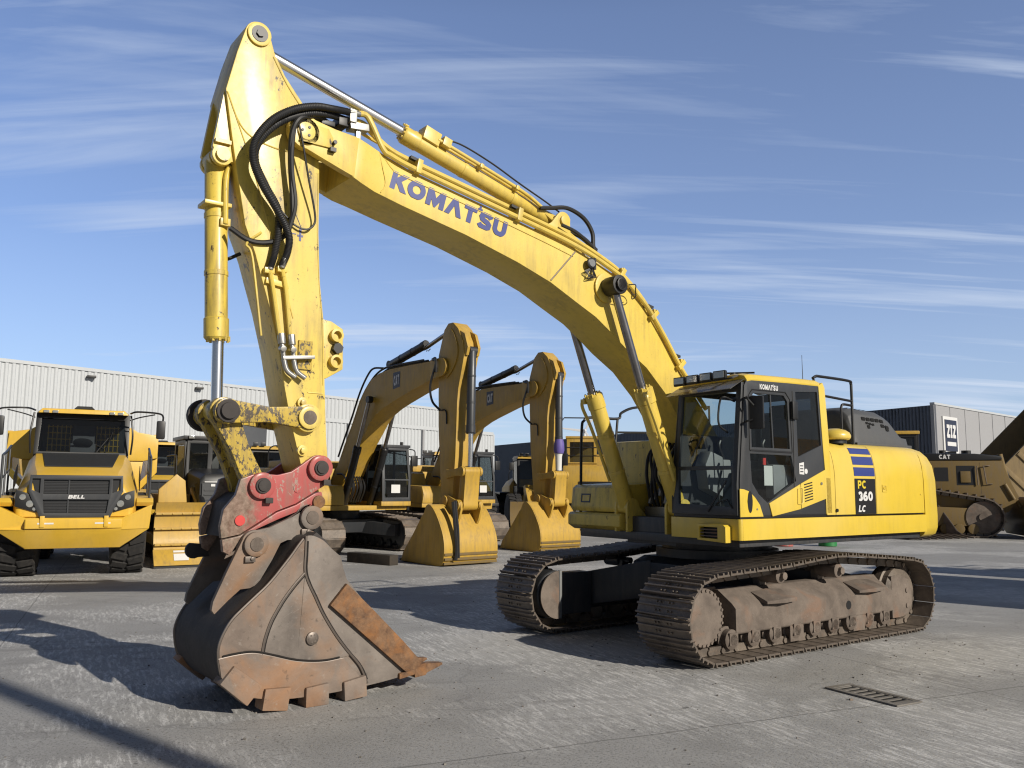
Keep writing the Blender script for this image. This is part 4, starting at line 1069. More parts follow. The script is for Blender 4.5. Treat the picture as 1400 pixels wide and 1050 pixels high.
# pipes and quick couplings on the arm side
b = B()
b.tube([(6.415, .27, 3.80), (6.375, .27, 3.62), (6.30, .27, 3.22)], .022, 8); b.tube([(6.30, .27, 3.83), (6.255, .27, 3.64), (6.20, .27, 3.23)], .022, 8)
b.obox((6.42, .255, 3.80), .09, .06, .05); b.obox((6.30, .255, 3.83), .09, .06, .05); b.obox((6.33, .24, 3.70), .22, .04, .05, Matrix.Rotation(-.12, 3, 'Y'))
b.tube([(6.50, .24, 4.15), (6.63, .24, 4.02), (6.57, .24, 3.9), (6.46, .24, 3.2)], .012, 6)
ap = b.build('arm_pipe', 'kyw', arm, bev=.003)
b = B()
for x in (6.285, 6.19):
    b.cyl((x, .27, 3.235), (x - .01, .275, 3.14), .036, seg=12); b.cyl((x - .01, .275, 3.14), (x - .035, .28, 2.99), .022, seg=10); b.cyl((x - .008, .262, 3.10), (x - .008, .33, 3.09), .028, seg=10)
    b.tube([(x - .03, .28, 3.0), (x - .06, .29, 2.90), (x - .14, .30, 2.84)], .026, 8)
b.bar((6.27, .285, 3.01), (5.965, .285, 3.045), .05, .03)
b.build('quick_coupling', 'steel', arm, bev=.003)
b = B(); b.box(5.965, 6.10, .226, .245, 2.93, 3.20); b.build('shutoff_plate', 'kyrough', arm)
# hoses from boom to arm
b = B()
b.tube([(5.72, .36, 5.47), (5.9, .37, 5.45), (6.10, .42, 5.40), (6.33, .46, 5.29), (6.53, .46, 5.13), (6.66, .44, 4.92), (6.665, .42, 4.74), (6.57, .40, 4.55), (6.41, .38, 4.34), (6.28, .34, 4.15), (6.27, .31, 4.0), (6.31, .285, 3.86)], .034, 10, True, 26, .06)
b.tube([(5.72, .28, 5.42), (5.9, .31, 5.41), (6.15, .38, 5.33), (6.42, .40, 5.17), (6.60, .38, 4.95), (6.63, .37, 4.76), (6.52, .35, 4.56), (6.38, .32, 4.36), (6.36, .29, 4.15), (6.385, .28, 3.95), (6.415, .275, 3.83)], .034, 10, True, 26, .06)
b.build('corrugated_hose', 'rubber', boom)
b = B()
b.tube([(5.80, .18, 5.36), (6.0, .30, 5.36), (6.23, .40, 5.26), (6.30, .38, 5.1), (6.285, .33, 4.85), (6.245, .31, 4.5), (6.235, .29, 4.3), (6.31, .27, 4.13), (6.46, .25, 4.06), (6.62, .24, 4.06), (6.77, .20, 4.15)], .024, 8)
b.tube([(5.80, .14, 5.34), (6.05, .28, 5.33), (6.26, .38, 5.21), (6.29, .36, 5.0), (6.27, .33, 4.75), (6.22, .31, 4.45), (6.26, .28, 4.20)], .026, 8)
b.tube([(6.24, .37, 5.25), (6.18, .37, 5.0), (6.10, .33, 4.72), (6.01, .29, 4.42), (6.01, .28, 4.31), (6.08, .27, 4.25), (6.2, .26, 4.28), (6.36, .25, 4.42)], .010, 6)
b.tube([(6.58, -.05, 4.0), (6.72, -.08, 3.93), (6.80, -.08, 4.02)], .018, 6)
b.build('hydraulic_hose', 'rubber', boom)
b = B()
for (p, q) in (((5.74, .36, 5.47), (5.60, .345, 5.485)), ((5.74, .28, 5.42), (5.60, .26, 5.45)), ((6.29, .30, 3.93), (6.31, .285, 3.84)), ((6.40, .278, 3.89), (6.415, .272, 3.81))): b.cyl(p, q, .03, seg=10)
b.obox((5.68, .33, 5.44), .07, .1, .13); b.obox((5.60, .30, 5.36), .2, .12, .07, Matrix.Rotation(.1, 3, 'Y')); b.obox((5.60, .31, 5.29), .05, .05, .12)
b.build('hose_end', 'steel', boom, bev=.006, split=True)
b = B(); b.obox((5.76, .25, 5.38), .10, .16, .09); b.obox((5.90, .24, 5.34), .14, .1, .05); b.build('hose_clamp', 'black', boom, bev=.008)
# bucket cylinder
bk = ram('bucket_cylinder', (6.862, 0, 4.815), (6.765, 0, 3.16), (6.75, 0, 2.52), .10, .052, EX, 'kyw', 'chrome', True, .1)
b = B(); b.tube([(6.77, .10, 4.75), (6.80, .115, 4.6), (6.79, .12, 4.2)], .028, 8); b.obox((6.79, .10, 4.22), .09, .06, .07); b.obox((6.86, .02, 4.38), .24, .22, .035); b.build('cylinder_pipe', 'kyw', bk, bev=.004)

# ---- tipping links
def link_bar(b, p, q, y0, y1, r0, r1, wa):
    d = V((q[0] - p[0], q[1] - p[1])); L = d.length; a = math.degrees(atan2(d.y, d.x))
    d.normalize(); n = V((-d.y, d.x))
    pts = arc2(p[0], p[1], r0, a + 60, a + 300, 10)
    mid = V(p) + d * L * .5
    pts.append(tuple(mid - n * wa)); pts += arc2(q[0], q[1], r1, a - 120, a + 120, 10); pts.append(tuple(mid + n * wa))
    b.prism(pts, y0, y1)
LP, AP, CP = (6.75, 2.50), (6.005, 2.48), (6.44, 1.86)
b = B()
for s in (1, -1):
    link_bar(b, LP, AP, s * .24, s * .312, .115, .115, .068)
lk = b.build('tipping_link', 'kyrough', EX, bev=.012, split=True)
b = B(); b.cyl((AP[0], -.345, AP[1]), (AP[0], .345, AP[1]), .065, seg=20); b.build('link_pin', 'dust', lk, bev=.006)
b = B(); b.lathe([(0, .105), (.018, .105), (.022, .095), (.022, .07)], (AP[0], .316, AP[1]), (0, 1, 0), 24); b.build('pin_collar', 'kyw', lk)
b = B(); b.cyl((LP[0], -.37, LP[1]), (LP[0], .345, LP[1]), .075, seg=20); b.lathe([(0, .15), (.06, .15), (.062, .1)], (LP[0], -.39, LP[1]), (0, 1, 0), 24); b.build('link_pin', 'bucketdark', lk)
b = B(); b.lathe([(0, .10), (.02, .10), (.022, .075), (.05, .07)], (LP[0], .312, LP[1]), (0, 1, 0), 24); b.build('link_boss', 'bucketdark', lk)
b = B()
link_bar(b, LP, CP, -.225, -.11, .13, .11, .082); link_bar(b, LP, CP, .11, .225, .13, .11, .082); b.prism([(6.70, 2.32), (6.60, 2.30), (6.50, 2.05), (6.58, 2.02)], -.15, .15)
bl = b.build('bucket_link', 'kyrough', EX, bev=.015)

# ---- red quick coupler
up_pl = [(6.47, 1.965), (6.61, 1.915), (6.645, 1.78), (6.745, 1.655), (6.77, 1.51), (6.755, 1.41), (6.60, 1.44), (6.45, 1.53), (6.28, 1.635), (6.10, 1.70), (5.93, 1.80), (5.83, 1.86), (5.775, 1.95), (5.775, 2.04)] + arc2(5.887, 2.023, .12, 150, 60, 5) + [(6.06, 2.045), (6.15, 1.985), (6.27, 1.955)]
lo_pl = [(6.755, 1.40), (6.74, 1.30), (6.68, 1.265), (6.60, 1.40), (6.45, 1.485), (6.25, 1.57), (6.10, 1.625), (6.0, 1.67), (5.90, 1.70), (5.845, 1.75), (5.86, 1.81), (5.93, 1.79), (6.10, 1.69), (6.28, 1.625), (6.45, 1.52), (6.60, 1.43)]
b = B()
for s in (1, -1): b.prism(up_pl, s * .245, s * .305)
cpl = b.build('quick_coupler', 'red', EX, bev=.01, split=True)
b = B()
for s in (1, -1): b.prism(lo_pl, s * .255, s * .322)
b.build('coupler_jaw', 'red', cpl, bev=.012, split=True)
b = B(); b.prism([(6.66, 1.72), (6.72, 1.42), (6.60, 1.42), (6.2, 1.6), (5.95, 1.78), (5.9, 1.88), (6.3, 1.75), (6.55, 1.80)], -.25, .25); b.build('coupler_body', 'bucketdark', cpl, bev=.01)
b = B(); b.cyl((5.89, .29, 1.715), (5.89, .345, 1.715), .06, seg=16); b.build('jaw_nose', 'rust', cpl, bev=.012)
for (x, z) in ((5.887, 2.023), (6.427, 1.86)):
    b = B(); b.lathe([(0, .115), (.05, .115), (.055, .105), (.055, .07)], (x, .30, z), (0, 1, 0), 26); b.build('pin_collar', 'red', cpl)
    b = B(); b.cyl((x, -.36, z), (x, .372, z), .068, seg=22); b.cyl((x, .372, z), (x, .385, z), .05, seg=22); b.build('coupler_pin', 'bucketdark', cpl, bev=.004)
    b = B(); b.obox((x - .06, .34, z - .13), .07, .05, .05); b.build('pin_lock', 'bucketdark', cpl, bev=.008)
b = B(); b.cyl((6.604, .30, 1.56), (6.604, .318, 1.56), .045, seg=18); b.build('red_plug', 'redm', cpl)
b = B(); b.lathe([(0, .044), (.006, .044), (.0065, .036)], (6.083, .305, 1.84), (0, 1, 0), 18); b.build('red_plug', 'red', cpl)
b = B(); b.prism([(6.70, 1.33)] + arc2(6.80, 1.28, .075, 60, -120, 8) + [(6.66, 1.22)], -.32, -.27); b.build('hook_plate', 'bucketdark', cpl, bev=.01)

# ---- bucket
YBk = .60
curve = path2([(5.86, 1.30), (5.98, 1.40), (6.12, 1.425), (6.25, 1.27), (6.43, 1.055), (6.61, .895), (6.75, .76), (6.83, .60), (6.835, .47), (6.795, .32), (6.70, .20), (6.56, .135), (6.40, .10), (6.2, .08), (5.9, .078), (5.5, .095), (5.2, .125), (4.96, .165)], 5)
inner = path2([(5.0, .205), (5.5, .14), (5.9, .125), (6.3, .14), (6.58, .22), (6.75, .38), (6.77, .58), (6.65, .78), (6.45, .95), (6.2, 1.22), (6.08, 1.36), (5.98, 1.35), (5.90, 1.26)], 5)
b = B(); b.prism(curve + inner, -YBk + .01, YBk - .01)
bu = b.build('bucket', 'bucketdark', EX, ang=40)
side_poly = curve + [(4.96, .20), (5.10, .33), (5.35, .62), (5.60, .90), (5.72, 1.04), (5.755, 1.13), (5.785, 1.24)]
for s in (1, -1):
    b = B(); b.prism(side_poly, s * (YBk - .03), s * YBk); b.build('bucket_side', 'bucket', bu, bev=.004, ang=30)
# raised wear plates on the near and far sides with welded edges
low = path2([(6.838, .475), (6.70, .49), (6.55, .49), (6.38, .445), (6.21, .392), (6.05, .362), (5.90, .352), (5.74, .365)], 4)
lowb = path2([(5.50, .11), (5.8, .085), (6.2, .085), (6.42, .11), (6.58, .15), (6.72, .225), (6.81, .33)], 4)
wA = path2([(6.125, 1.43), (6.126, 1.28), (6.126, 1.133), (6.085, 1.02), (6.029, .916), (5.965, .79), (5.891, .67), (5.80, .54), (5.697, .414), (5.58, .28), (5.50, .12)], 4)
wB = path2([(6.122, 1.12), (6.21, 1.03), (6.305, .912), (6.37, .81), (6.419, .717), (6.46, .59), (6.479, .47)], 4)
for s in (1, -1):
    b = B(); b.prism(low + lowb, s * YBk, s * (YBk + .026)); b.build('wear_plate', 'bucketrust', bu, bev=.006)
    b = B()
    mid_z = [p for p in wA if p[1] > .36]
    b.prism(mid_z + [(5.74, .372)] + [p for p in low[::-1] if p[0] > 5.76 and p[0] < 6.47] + wB[::-1], s * YBk, s * (YBk + .014)); b.build('wear_plate', 'bucket', bu, bev=.005)
    b = B(); 
    bk2 = [p for p in curve if 6.14 < p[0] and p[1] > .50]
    b.prism(bk2 + [p for p in low if p[0] > 6.50] + wB[::-1] + [(6.12, 1.15), (6.125, 1.40)], s * YBk, s * (YBk + .010)); b.build('wear_plate', 'bucketrust', bu, bev=.004)
    b = B()
    b.tube([(x, s * (YBk + .016), z) for x, z in wA[::2]], .011, 6); b.tube([(x, s * (YBk + .014), z) for x, z in wB[::2]], .011, 6)
    b.tube([(x, s * (YBk + .018), z) for x, z in low[::2]], .006, 6); b.tube([(x, s * (YBk + .008), z) for x, z in [p for p in curve if 6.12 < p[0] and p[1] > .14][::2]], .012, 6)
    b.build('weld_bead', 'weld', bu)
    b = B()
    for ln, dx_, dz_, w_ in ((wA, -.020, -.006, .017), (wB, -.018, -.010, .016), (low, .0, .016, .028)):
        b.tube([(x + dx_, s * (YBk + w_ - .006), z + dz_) for x, z in ln[1:-1:2]], .008, 5)
    b.build('plate_gap', 'groove', bu)
    # side cutter
    b = B(); b.prism([(5.735, 1.005), (5.89, .83), (5.50, .50), (5.12, .175), (4.99, .20), (4.955, .245), (5.15, .45), (5.45, .74)], s * YBk, s * (YBk + .045)); b.build('side_cutter', 'rust', bu, bev=.006)
    b = B(); b.lathe([(0, .055), (.022, .055), (.025, .045), (.03, .03)], (6.042, s * (YBk + .012), .562), (0, s, 0), 20)
    for k in range(6): b.cyl((6.042 + .03 * cos(k), s * (YBk + .034), .562 + .03 * sin(k)), (6.042 + .03 * cos(k), s * (YBk + .043), .562 + .03 * sin(k)), .009, seg=6)
    b.build('wear_indicator', 'weld', bu)
    # heel shrouds wrapping the bottom corner
    for (xa, za, xb, zb, dx, h) in ((6.83, .285, 6.60, .085, .045, .19), (6.475, .03, 6.255, .0, 0, .19), (6.095, .0, 5.885, .0, 0, .18), (5.735, .004, 5.52, .02, -.02, .18)):
        e = V((xb - xa, zb - za)); n = V((e.y, -e.x)).normalized(); n = -n if n.y < 0 else n
        b = B()
        pts = [(xa, za), (xb, zb), (xb + n.x * h, zb + n.y * h), (xa + n.x * h * .9, za + n.y * h * .9)]
        b.prism(pts, s * (YBk - .12), s * (YBk + .062)); b.build('heel_shroud', 'bucketrust', bu, bev=.012)
# floor strips, cutting edge, teeth
b = B(); b.prism([(5.18, .115), (4.92, .155), (4.90, .175), (4.94, .205), (5.18, .165)], -YBk - .03, YBk + .03); b.build('cutting_edge', 'rust', bu, bev=.006)
for k in range(5):
    y = -.56 + k * .28
    b = B(); b.loft([[(x, y + q * hw, z + e * hh) for q, e in ((-1, -1), (1, -1), (1, 1), (-1, 1))] for x, z, hw, hh in ((5.02, .165, .075, .055), (4.90, .175, .07, .055), (4.88, .178, .055, .042), (4.78, .188, .045, .026), (4.695, .195, .032, .010))])
    b.build('tooth', 'rust', bu, bev=.008)
# ears
ear = [(6.027, 1.668)] + arc2(5.989, 1.579, .11, 80, -20, 5) + [(5.90, 1.42), (5.95, 1.36), (6.12, 1.385), (6.20, 1.385), (6.26, 1.36), (6.33, 1.22), (6.45, 1.02), (6.52, .99), (6.60, .985), (6.70, .90), (6.81, .795), (6.835, .83), (6.825, .90), (6.72, 1.14), (6.60, 1.40)] + arc2(6.489, 1.36, .12, 25, 100, 6) + [(6.36, 1.50), (6.2, 1.57)]
for s in (1, -1):
    b = B(); b.prism(ear, s * .33, s * .385); e = b.build('bucket_ear', 'bucket', bu, bev=.008)
b = B()
for (x, z) in ((5.989, 1.579), (6.489, 1.36)):
    for s in (1, -1): b.lathe([(0, .105), (.04, .105), (.046, .095), (.046, .062)], (x, s * .385, z), (0, s, 0), 26)
b.build('ear_boss', 'bucket', bu, split=True)
for (x, z) in ((5.989, 1.579), (6.489, 1.36)):
    b = B(); b.cyl((x, -.435, z), (x, .44, z), .06, seg=22); b.build('bucket_pin', 'dust', bu, bev=.006)
    b = B(); b.obox((x + .045, .40, z - .125), .09, .03, .05); b.cyl((x + .03, .39, z - .12), (x + .03, .43, z - .12), .018, seg=8); b.build('pin_keeper', 'weld', bu, bev=.004)
b = B(); b.prism([(6.10, 1.40), (6.02, 1.46), (5.92, 1.38), (5.80, 1.20), (5.74, 1.02), (5.80, 1.0), (5.9, 1.22), (6.0, 1.33)], -YBk + .005, YBk - .005); b.build('bucket_lip', 'bucketdark', bu, bev=.01)


# =================================================================== BACKGROUND MACHINES
def wheel(name, x, y, r, wd, parent, rim='ty', s=1, lugs=22, hub=.52):
    """tyre with angled tread blocks; s = side the outer face looks to"""
    b = B()
    b.lathe([(-wd / 2, r * hub), (-wd / 2 - .01, r * .75), (-wd / 2 + .03, r * .93), (-wd * .36, r * .965), (wd * .36, r * .965), (wd / 2 - .03, r * .93), (wd / 2 + .01, r * .75), (wd / 2, r * hub)], (x, y, r), (0, 1, 0), 36)
    for k in range(lugs):
        for sd2 in (1, -1):
            a = 2 * pi * (k + (.5 if sd2 > 0 else 0)) / lugs
            m = Matrix.Rotation(-a, 3, 'Y') @ Matrix.Rotation(R(18) * sd2, 3, 'Z') if False else Matrix.Rotation(-a, 3, 'Y') @ Matrix.Rotation(R(16) * sd2, 3, 'X')
            c = V((x, y + sd2 * wd * .24, r)) + Matrix.Rotation(-a, 3, 'Y') @ V((r * .975, 0, 0))
            b.obox(c, r * .07, wd * .44, r * .17, m)
    ty = b.build(name, 'tyre', parent, ang=30)
    b = B(); b.lathe([(wd * .30, r * .53), (wd * .42, r * .52), (wd * .40, r * .42), (wd * .2, r * .38), (wd * .18, r * .2), (wd * .36, r * .18), (wd * .38, 0)], (x, y, r), (0, s, 0), 24)
    b.build('wheel_rim', rim, ty)
    return ty

def dump_truck(loc, rz, label, letter=True, group=None):
    t = thing('dump_truck', label, 'dump truck', loc, rz, group)
    # bumper with folded corners
    def sec(x, k):
        return [(x, y * k, z) for y, z in ((-1.40, 1.46), (-.86, 1.20), (.86, 1.20), (1.40, 1.46), (1.36, .97), (.84, .60), (-.84, .60), (-1.36, .97))]
    b = B(); b.loft([sec(.50, 1.02), sec(1.15, 1.0), [((1.36 if abs(y) < 1 else 1.18) , y, z if z > .8 else .97) for x, y, z in sec(0, 1.0)]])
    bp = b.build('bumper', 'ty', t, bev=.02, ang=25)
    b = B(); b.hexa([(1.362, -.86, 1.19), (1.362, .86, 1.19), (1.362, .86, .985), (1.362, -.86, .985)], [(1.385, -.84, 1.17), (1.385, .84, 1.17), (1.385, .84, 1.0), (1.385, -.84, 1.0)]); b.build('bumper_step', 'ty', bp, bev=.01)
    for y in (-.5, .5):
        b = B(); b.box(1.386, 1.39, y - .14, y + .14, 1.08, 1.11); b.build('bumper_mark', 'wpaint', bp)
        b = B(); b.box(1.30, 1.41, y * 1.12 - .04, y * 1.12 + .04, 1.02, 1.24); b.build('hood_catch', 'ty', bp, bev=.01)
    # hood
    def hsec(x, hb, ht, zb, zt):
        return [(x, y, z) for y, z in ((-hb, zb), (hb, zb), (hb * 1.02, zb + (zt - zb) * .4), (ht + .12, zt - .16), (ht, zt), (-ht, zt), (-ht - .12, zt - .16), (-hb * 1.02, zb + (zt - zb) * .4))]
    b = B(); b.loft([hsec(-.35, 1.12, .86, 1.25, 2.50), hsec(.4, 1.12, .82, 1.22, 2.26), hsec(.95, 1.09, .74, 1.20, 2.10), hsec(1.16, 1.03, .72, 1.20, 2.02), hsec(1.20, .97, .70, 1.22, 1.96)])
    hd = b.build('hood', 'ty', t, bev=.03, ang=30)
    b = B(); b.hexa([(-.34, -.74, 2.506), (-.34, .74, 2.506), (.62, .62, 2.21), (.62, -.62, 2.21)], [(-.34, -.74, 2.516), (-.34, .74, 2.516), (.62, .62, 2.22), (.62, -.62, 2.22)]); b.build('hood_panel', 'grey', hd)
    # grille
    go = [(-.82, 2.03), (.82, 2.03), (.84, 1.72), (.62, 1.20), (-.62, 1.20), (-.84, 1.72)]
    b = B(); b.plate(go, [[(-.58, 1.94), (.58, 1.94), (.58, 1.66), (-.58, 1.66)], [(-.58, 1.55), (.58, 1.55), (.55, 1.29), (-.55, 1.29)], [(-.78, 1.96), (-.64, 1.96), (-.64, 1.68), (-.78, 1.74)], [(.78, 1.96), (.64, 1.96), (.64, 1.68), (.78, 1.74)]], lambda u, v, w: (1.21 + w, u, v), .06)
    gr = b.build('grille', 'grey', hd, bev=.008)
    b = B(); b.quad([(1.215, -.8, 2.0), (1.215, .8, 2.0), (1.215, .6, 1.22), (1.215, -.6, 1.22)]); b.build('grille_mesh', 'black', hd)
    b = B()
    for k in range(9): b.bar((1.225, -.57, 1.685 + .03 * k), (1.225, .57, 1.685 + .03 * k), .006, .008)
    for k in range(8): b.bar((1.225, -.55, 1.31 + .03 * k), (1.225, .55, 1.31 + .03 * k), .006, .008)
    b.bar((1.235, -.14, 1.66), (1.235, -.14, 1.94), .02, .025); b.bar((1.235, -.14, 1.29), (1.235, -.14, 1.55), .02, .025)
    b.build('grille_bar', 'grey', hd)
    if letter:
        b = B(); letters(b, 'BELL', (1.276, -.145, 1.572), (0, .29, 0), (0, .015, .07), .26); b.build('grille_lettering', 'wpaint', hd, smooth=False)
    for s in (1, -1):
        b = B(); b.prism([(s * y, z) for y, z in ((.64, 1.50), (.86, 1.68), (1.05, 1.74), (1.06, 1.42), (.68, 1.30))], 1.12, 1.235, 'x'); hl = b.build('headlight', 'black', hd, bev=.012)
        for y, z, r in ((.93, 1.60, .06), (.80, 1.47, .07), (.72, 1.37, .035)):
            b = B(); b.lathe([(0, r), (.015, r * .9), (.02, 0)], (1.235, s * y, z), (1, 0, 0), 16); b.build('lamp_lens', 'lens', hl)
        b = B(); b.prism([(-.1, 1.95), (.55, 1.72), (.60, 2.0), (.0, 2.25)], s * 1.15, s * 1.165); b.build('hood_vent', 'black', hd)
        # fender and deck
        b = B(); b.prism([(-1.9, 1.45), (1.05, 1.42), (1.12, 1.5), (1.0, 1.58), (-1.9, 1.75)], s * 1.10, s * 1.42); b.build('fender', 'ty', t, bev=.02)
        b = B()
        b.tube([(.95, s * 1.34, 1.52), (.92, s * 1.34, 2.3), (.85, s * 1.34, 2.42), (.3, s * 1.34, 2.50), (-.5, s * 1.34, 2.65)], .025, 8, True, 5); b.tube([(.94, s * 1.34, 1.95), (-.4, s * 1.34, 2.15)], .02, 6); b.tube([(.35, s * 1.34, 1.5), (.3, s * 1.34, 2.5)], .02, 6); b.tube([(-.3, s * 1.34, 1.5), (-.35, s * 1.34, 2.62)], .02, 6)
        b.build('handrail', 'grey', t)
        # mirror arms
        b = B(); b.tube([(-.2, s * .92, 3.40), (.1, s * 1.05, 3.42), (.15, s * 1.45, 3.40), (.15, s * 1.56, 3.34), (.15, s * 1.56, 3.2)], .02, 6, True, 4); b.tube([(-.2, s * .92, 3.25), (.1, s * 1.1, 3.30), (.15, s * 1.4, 3.37)], .014, 6)
        b.tube([(-.15, s * .93, 3.35), (-.1, s * .98, 2.9), (-.2, s * .96, 2.5)], .02, 6)
        ma = b.build('mirror_arm', 'black', t)
        b = B(); b.obox((.15, s * 1.53, 3.04), .12, .18, .40); b.build('mirror', 'black', ma, bev=.04)
    # cab
    b = B(); b.plate([(-.92, 2.48), (.92, 2.48), (.90, 3.38), (-.90, 3.38)], [[(-.84, 2.54), (.84, 2.54), (.81, 3.26), (-.81, 3.26)]], lambda u, v, w: (-.38 + w - (v - 2.5) * .22, u, v), .05)
    for s in (1, -1): b.plate([(-.40, 2.3), (-.58, 3.38), (-1.9, 3.38), (-1.9, 1.7), (-.5, 1.7)], [[(-.52, 2.5), (-.64, 3.28), (-1.8, 3.28), (-1.8, 2.4)]], lambda u, v, w, s=s: (u, s * (.88 + w), v), .04)
    b.box(-1.95, -1.88, -.9, .9, 1.7, 3.38)
    cb_ = b.build('cab', 'black', t, bev=.006)
    b = B(); b.quad([(-.37 - .22 * .03, -.85, 2.53), (-.37 - .22 * .03, .85, 2.53), (-.37 - .22 * .77, .82, 3.27), (-.37 - .22 * .77, -.82, 3.27)]); b.build('windscreen', 'glass', cb_, smooth=False)
    for s in (1, -1):
        b = B(); b.quad([(-.5, s * .9, 2.48), (-.62, s * .9, 3.3), (-1.82, s * .9, 3.3), (-1.82, s * .9, 2.38)]); b.build('side_window', 'glassd', cb_, smooth=False)
    b = B(); b.loft([[(-.50, -.90, 3.385), (-.50, .90, 3.385), (-.50, .80, 3.47), (-.50, -.80, 3.47)], [(-.30, -.88, 3.36), (-.30, .88, 3.36), (-.32, .80, 3.46), (-.32, -.80, 3.46)], ][::-1] + [[(-1.95, -.90, 3.385), (-1.95, .90, 3.385), (-1.95, .78, 3.55), (-1.95, -.78, 3.55)]]); b.build('cab_roof', 'ty', cb_, bev=.02)
    b = B()
    b.loft([[(-.34, y * .2, 3.50 + z) for y, z in ((-1, -.03), (1, -.03), (.7, .03), (-.7, .03))], [(-.7, y * .2, 3.51 + z) for y, z in ((-1, -.03), (1, -.03), (.7, .03), (-.7, .03))]]); b.build('roof_scoop', 'black', cb_)
    for y in (-.72, -.55, .55, .72):
        b = B(); b.box(-.32, -.28, y - .055, y + .055, 3.365, 3.42); b.build('roof_lamp', 'lens', cb_, bev=.01)
    b = B(); b.box(-1.2, -.9, -.25, .25, 2.3, 2.75); b.box(-1.25, -1.15, -.22, .22, 2.7, 3.15); b.lathe([(0, .2), (.02, .2)], (-.75, 0, 2.75), (-.6, 0, 1), 16); b.build('seat', 'seat', cb_, bev=.03)
    b = B()
    for y0 in (-.75, .25):
        for k in range(6): b.bar((-1.87, y0 + .09 * k, 2.55), (-1.87, y0 + .09 * k, 3.2), .03, .02)
        for k in range(5): b.bar((-1.87, y0 - .02, 2.6 + .14 * k), (-1.87, y0 + .48, 2.6 + .14 * k), .02, .02)
    b.build('rear_screen', 'ty', cb_)
    b = B(); b.bar((-.33, .45, 2.54), (-.43, .58, 3.0), .02); b.bar((-.34, .45, 2.62), (-.37, .25, 2.72), .015); b.bar((-.33, .28, 2.54), (-.42, .5, 2.86), .015); b.build('wiper', 'black', cb_)
    # chassis, dump body
    b = B(); b.box(-7.2, .8, -.45, .45, .75, 1.25); b.box(-2.3, -1.5, -.6, .6, .7, 1.7); b.build('chassis', 'blk2', t, bev=.03)
    b = B()
    b.loft([[(x, y, z) for y, z in ((-wb, zb), (wb, zb), (1.62, zb + .5), (1.62, zt), (1.50, zt), (1.48, zb + .55), (wb - .1, zb + .1), (-wb + .1, zb + .1), (-1.48, zb + .55), (-1.50, zt), (-1.62, zt), (-1.62, zb + .5))] for x, wb, zb, zt in ((-2.55, 1.2, 1.65, 3.08), (-5.5, 1.25, 1.5, 2.95), (-7.4, 1.3, 2.2, 3.0))])
    bd = b.build('dump_body', 'ty', t, bev=.02)
    b = B(); b.prism([(-1.62, 2.5), (-1.3, 2.42), (1.3, 2.42), (1.62, 2.5), (1.58, 3.05), (1.15, 3.12), (1.0, 3.22), (-1.0, 3.22), (-1.15, 3.12), (-1.58, 3.05)], -2.70, -2.45, 'x'); b.prism([(-1.2, 1.6), (1.2, 1.6), (1.3, 2.42), (-1.3, 2.42)], -2.62, -2.5, 'x'); b.build('headboard', 'ty', bd, bev=.03)
    for x, rr in ((0, .84), (-4.45, .84), (-6.15, .84)):
        for s in (1, -1): wheel('wheel', x, s * 1.0, rr, .66, t, 'ty', s)
    return t

def crawler_loop(b, x0, x1, zc, r, y, wd, nsh, top=None, g=.03):
    p = [(x0, .035), (x1, .035)] + arc2(x1, zc, r, -80, 95, 10) + [((x0 + x1) / 2, top or zc + r)] + arc2(x0, zc, r, 85, 262, 10)
    q = resample(p, nsh); L = hypot(q[3][0] - q[2][0], q[3][1] - q[2][1])
    for i in range(nsh):
        a, c = q[i], q[(i + 1) % nsh]
        d = V((c[0] - a[0], 0, c[1] - a[1])).normalized(); o = V((d.z, 0, -d.x))
        m = Matrix((d, V((0, 1, 0)), -o)).transposed(); mid = V(((a[0] + c[0]) / 2, y, (a[1] + c[1]) / 2))
        b.obox(mid, L * 1.02, wd, .035, m); b.obox(mid + o * .03 + d * (-L * .35), .025, wd, g, m)
        b.obox(mid - o * .06, L * .9, wd * .3, .08, m)
    return b

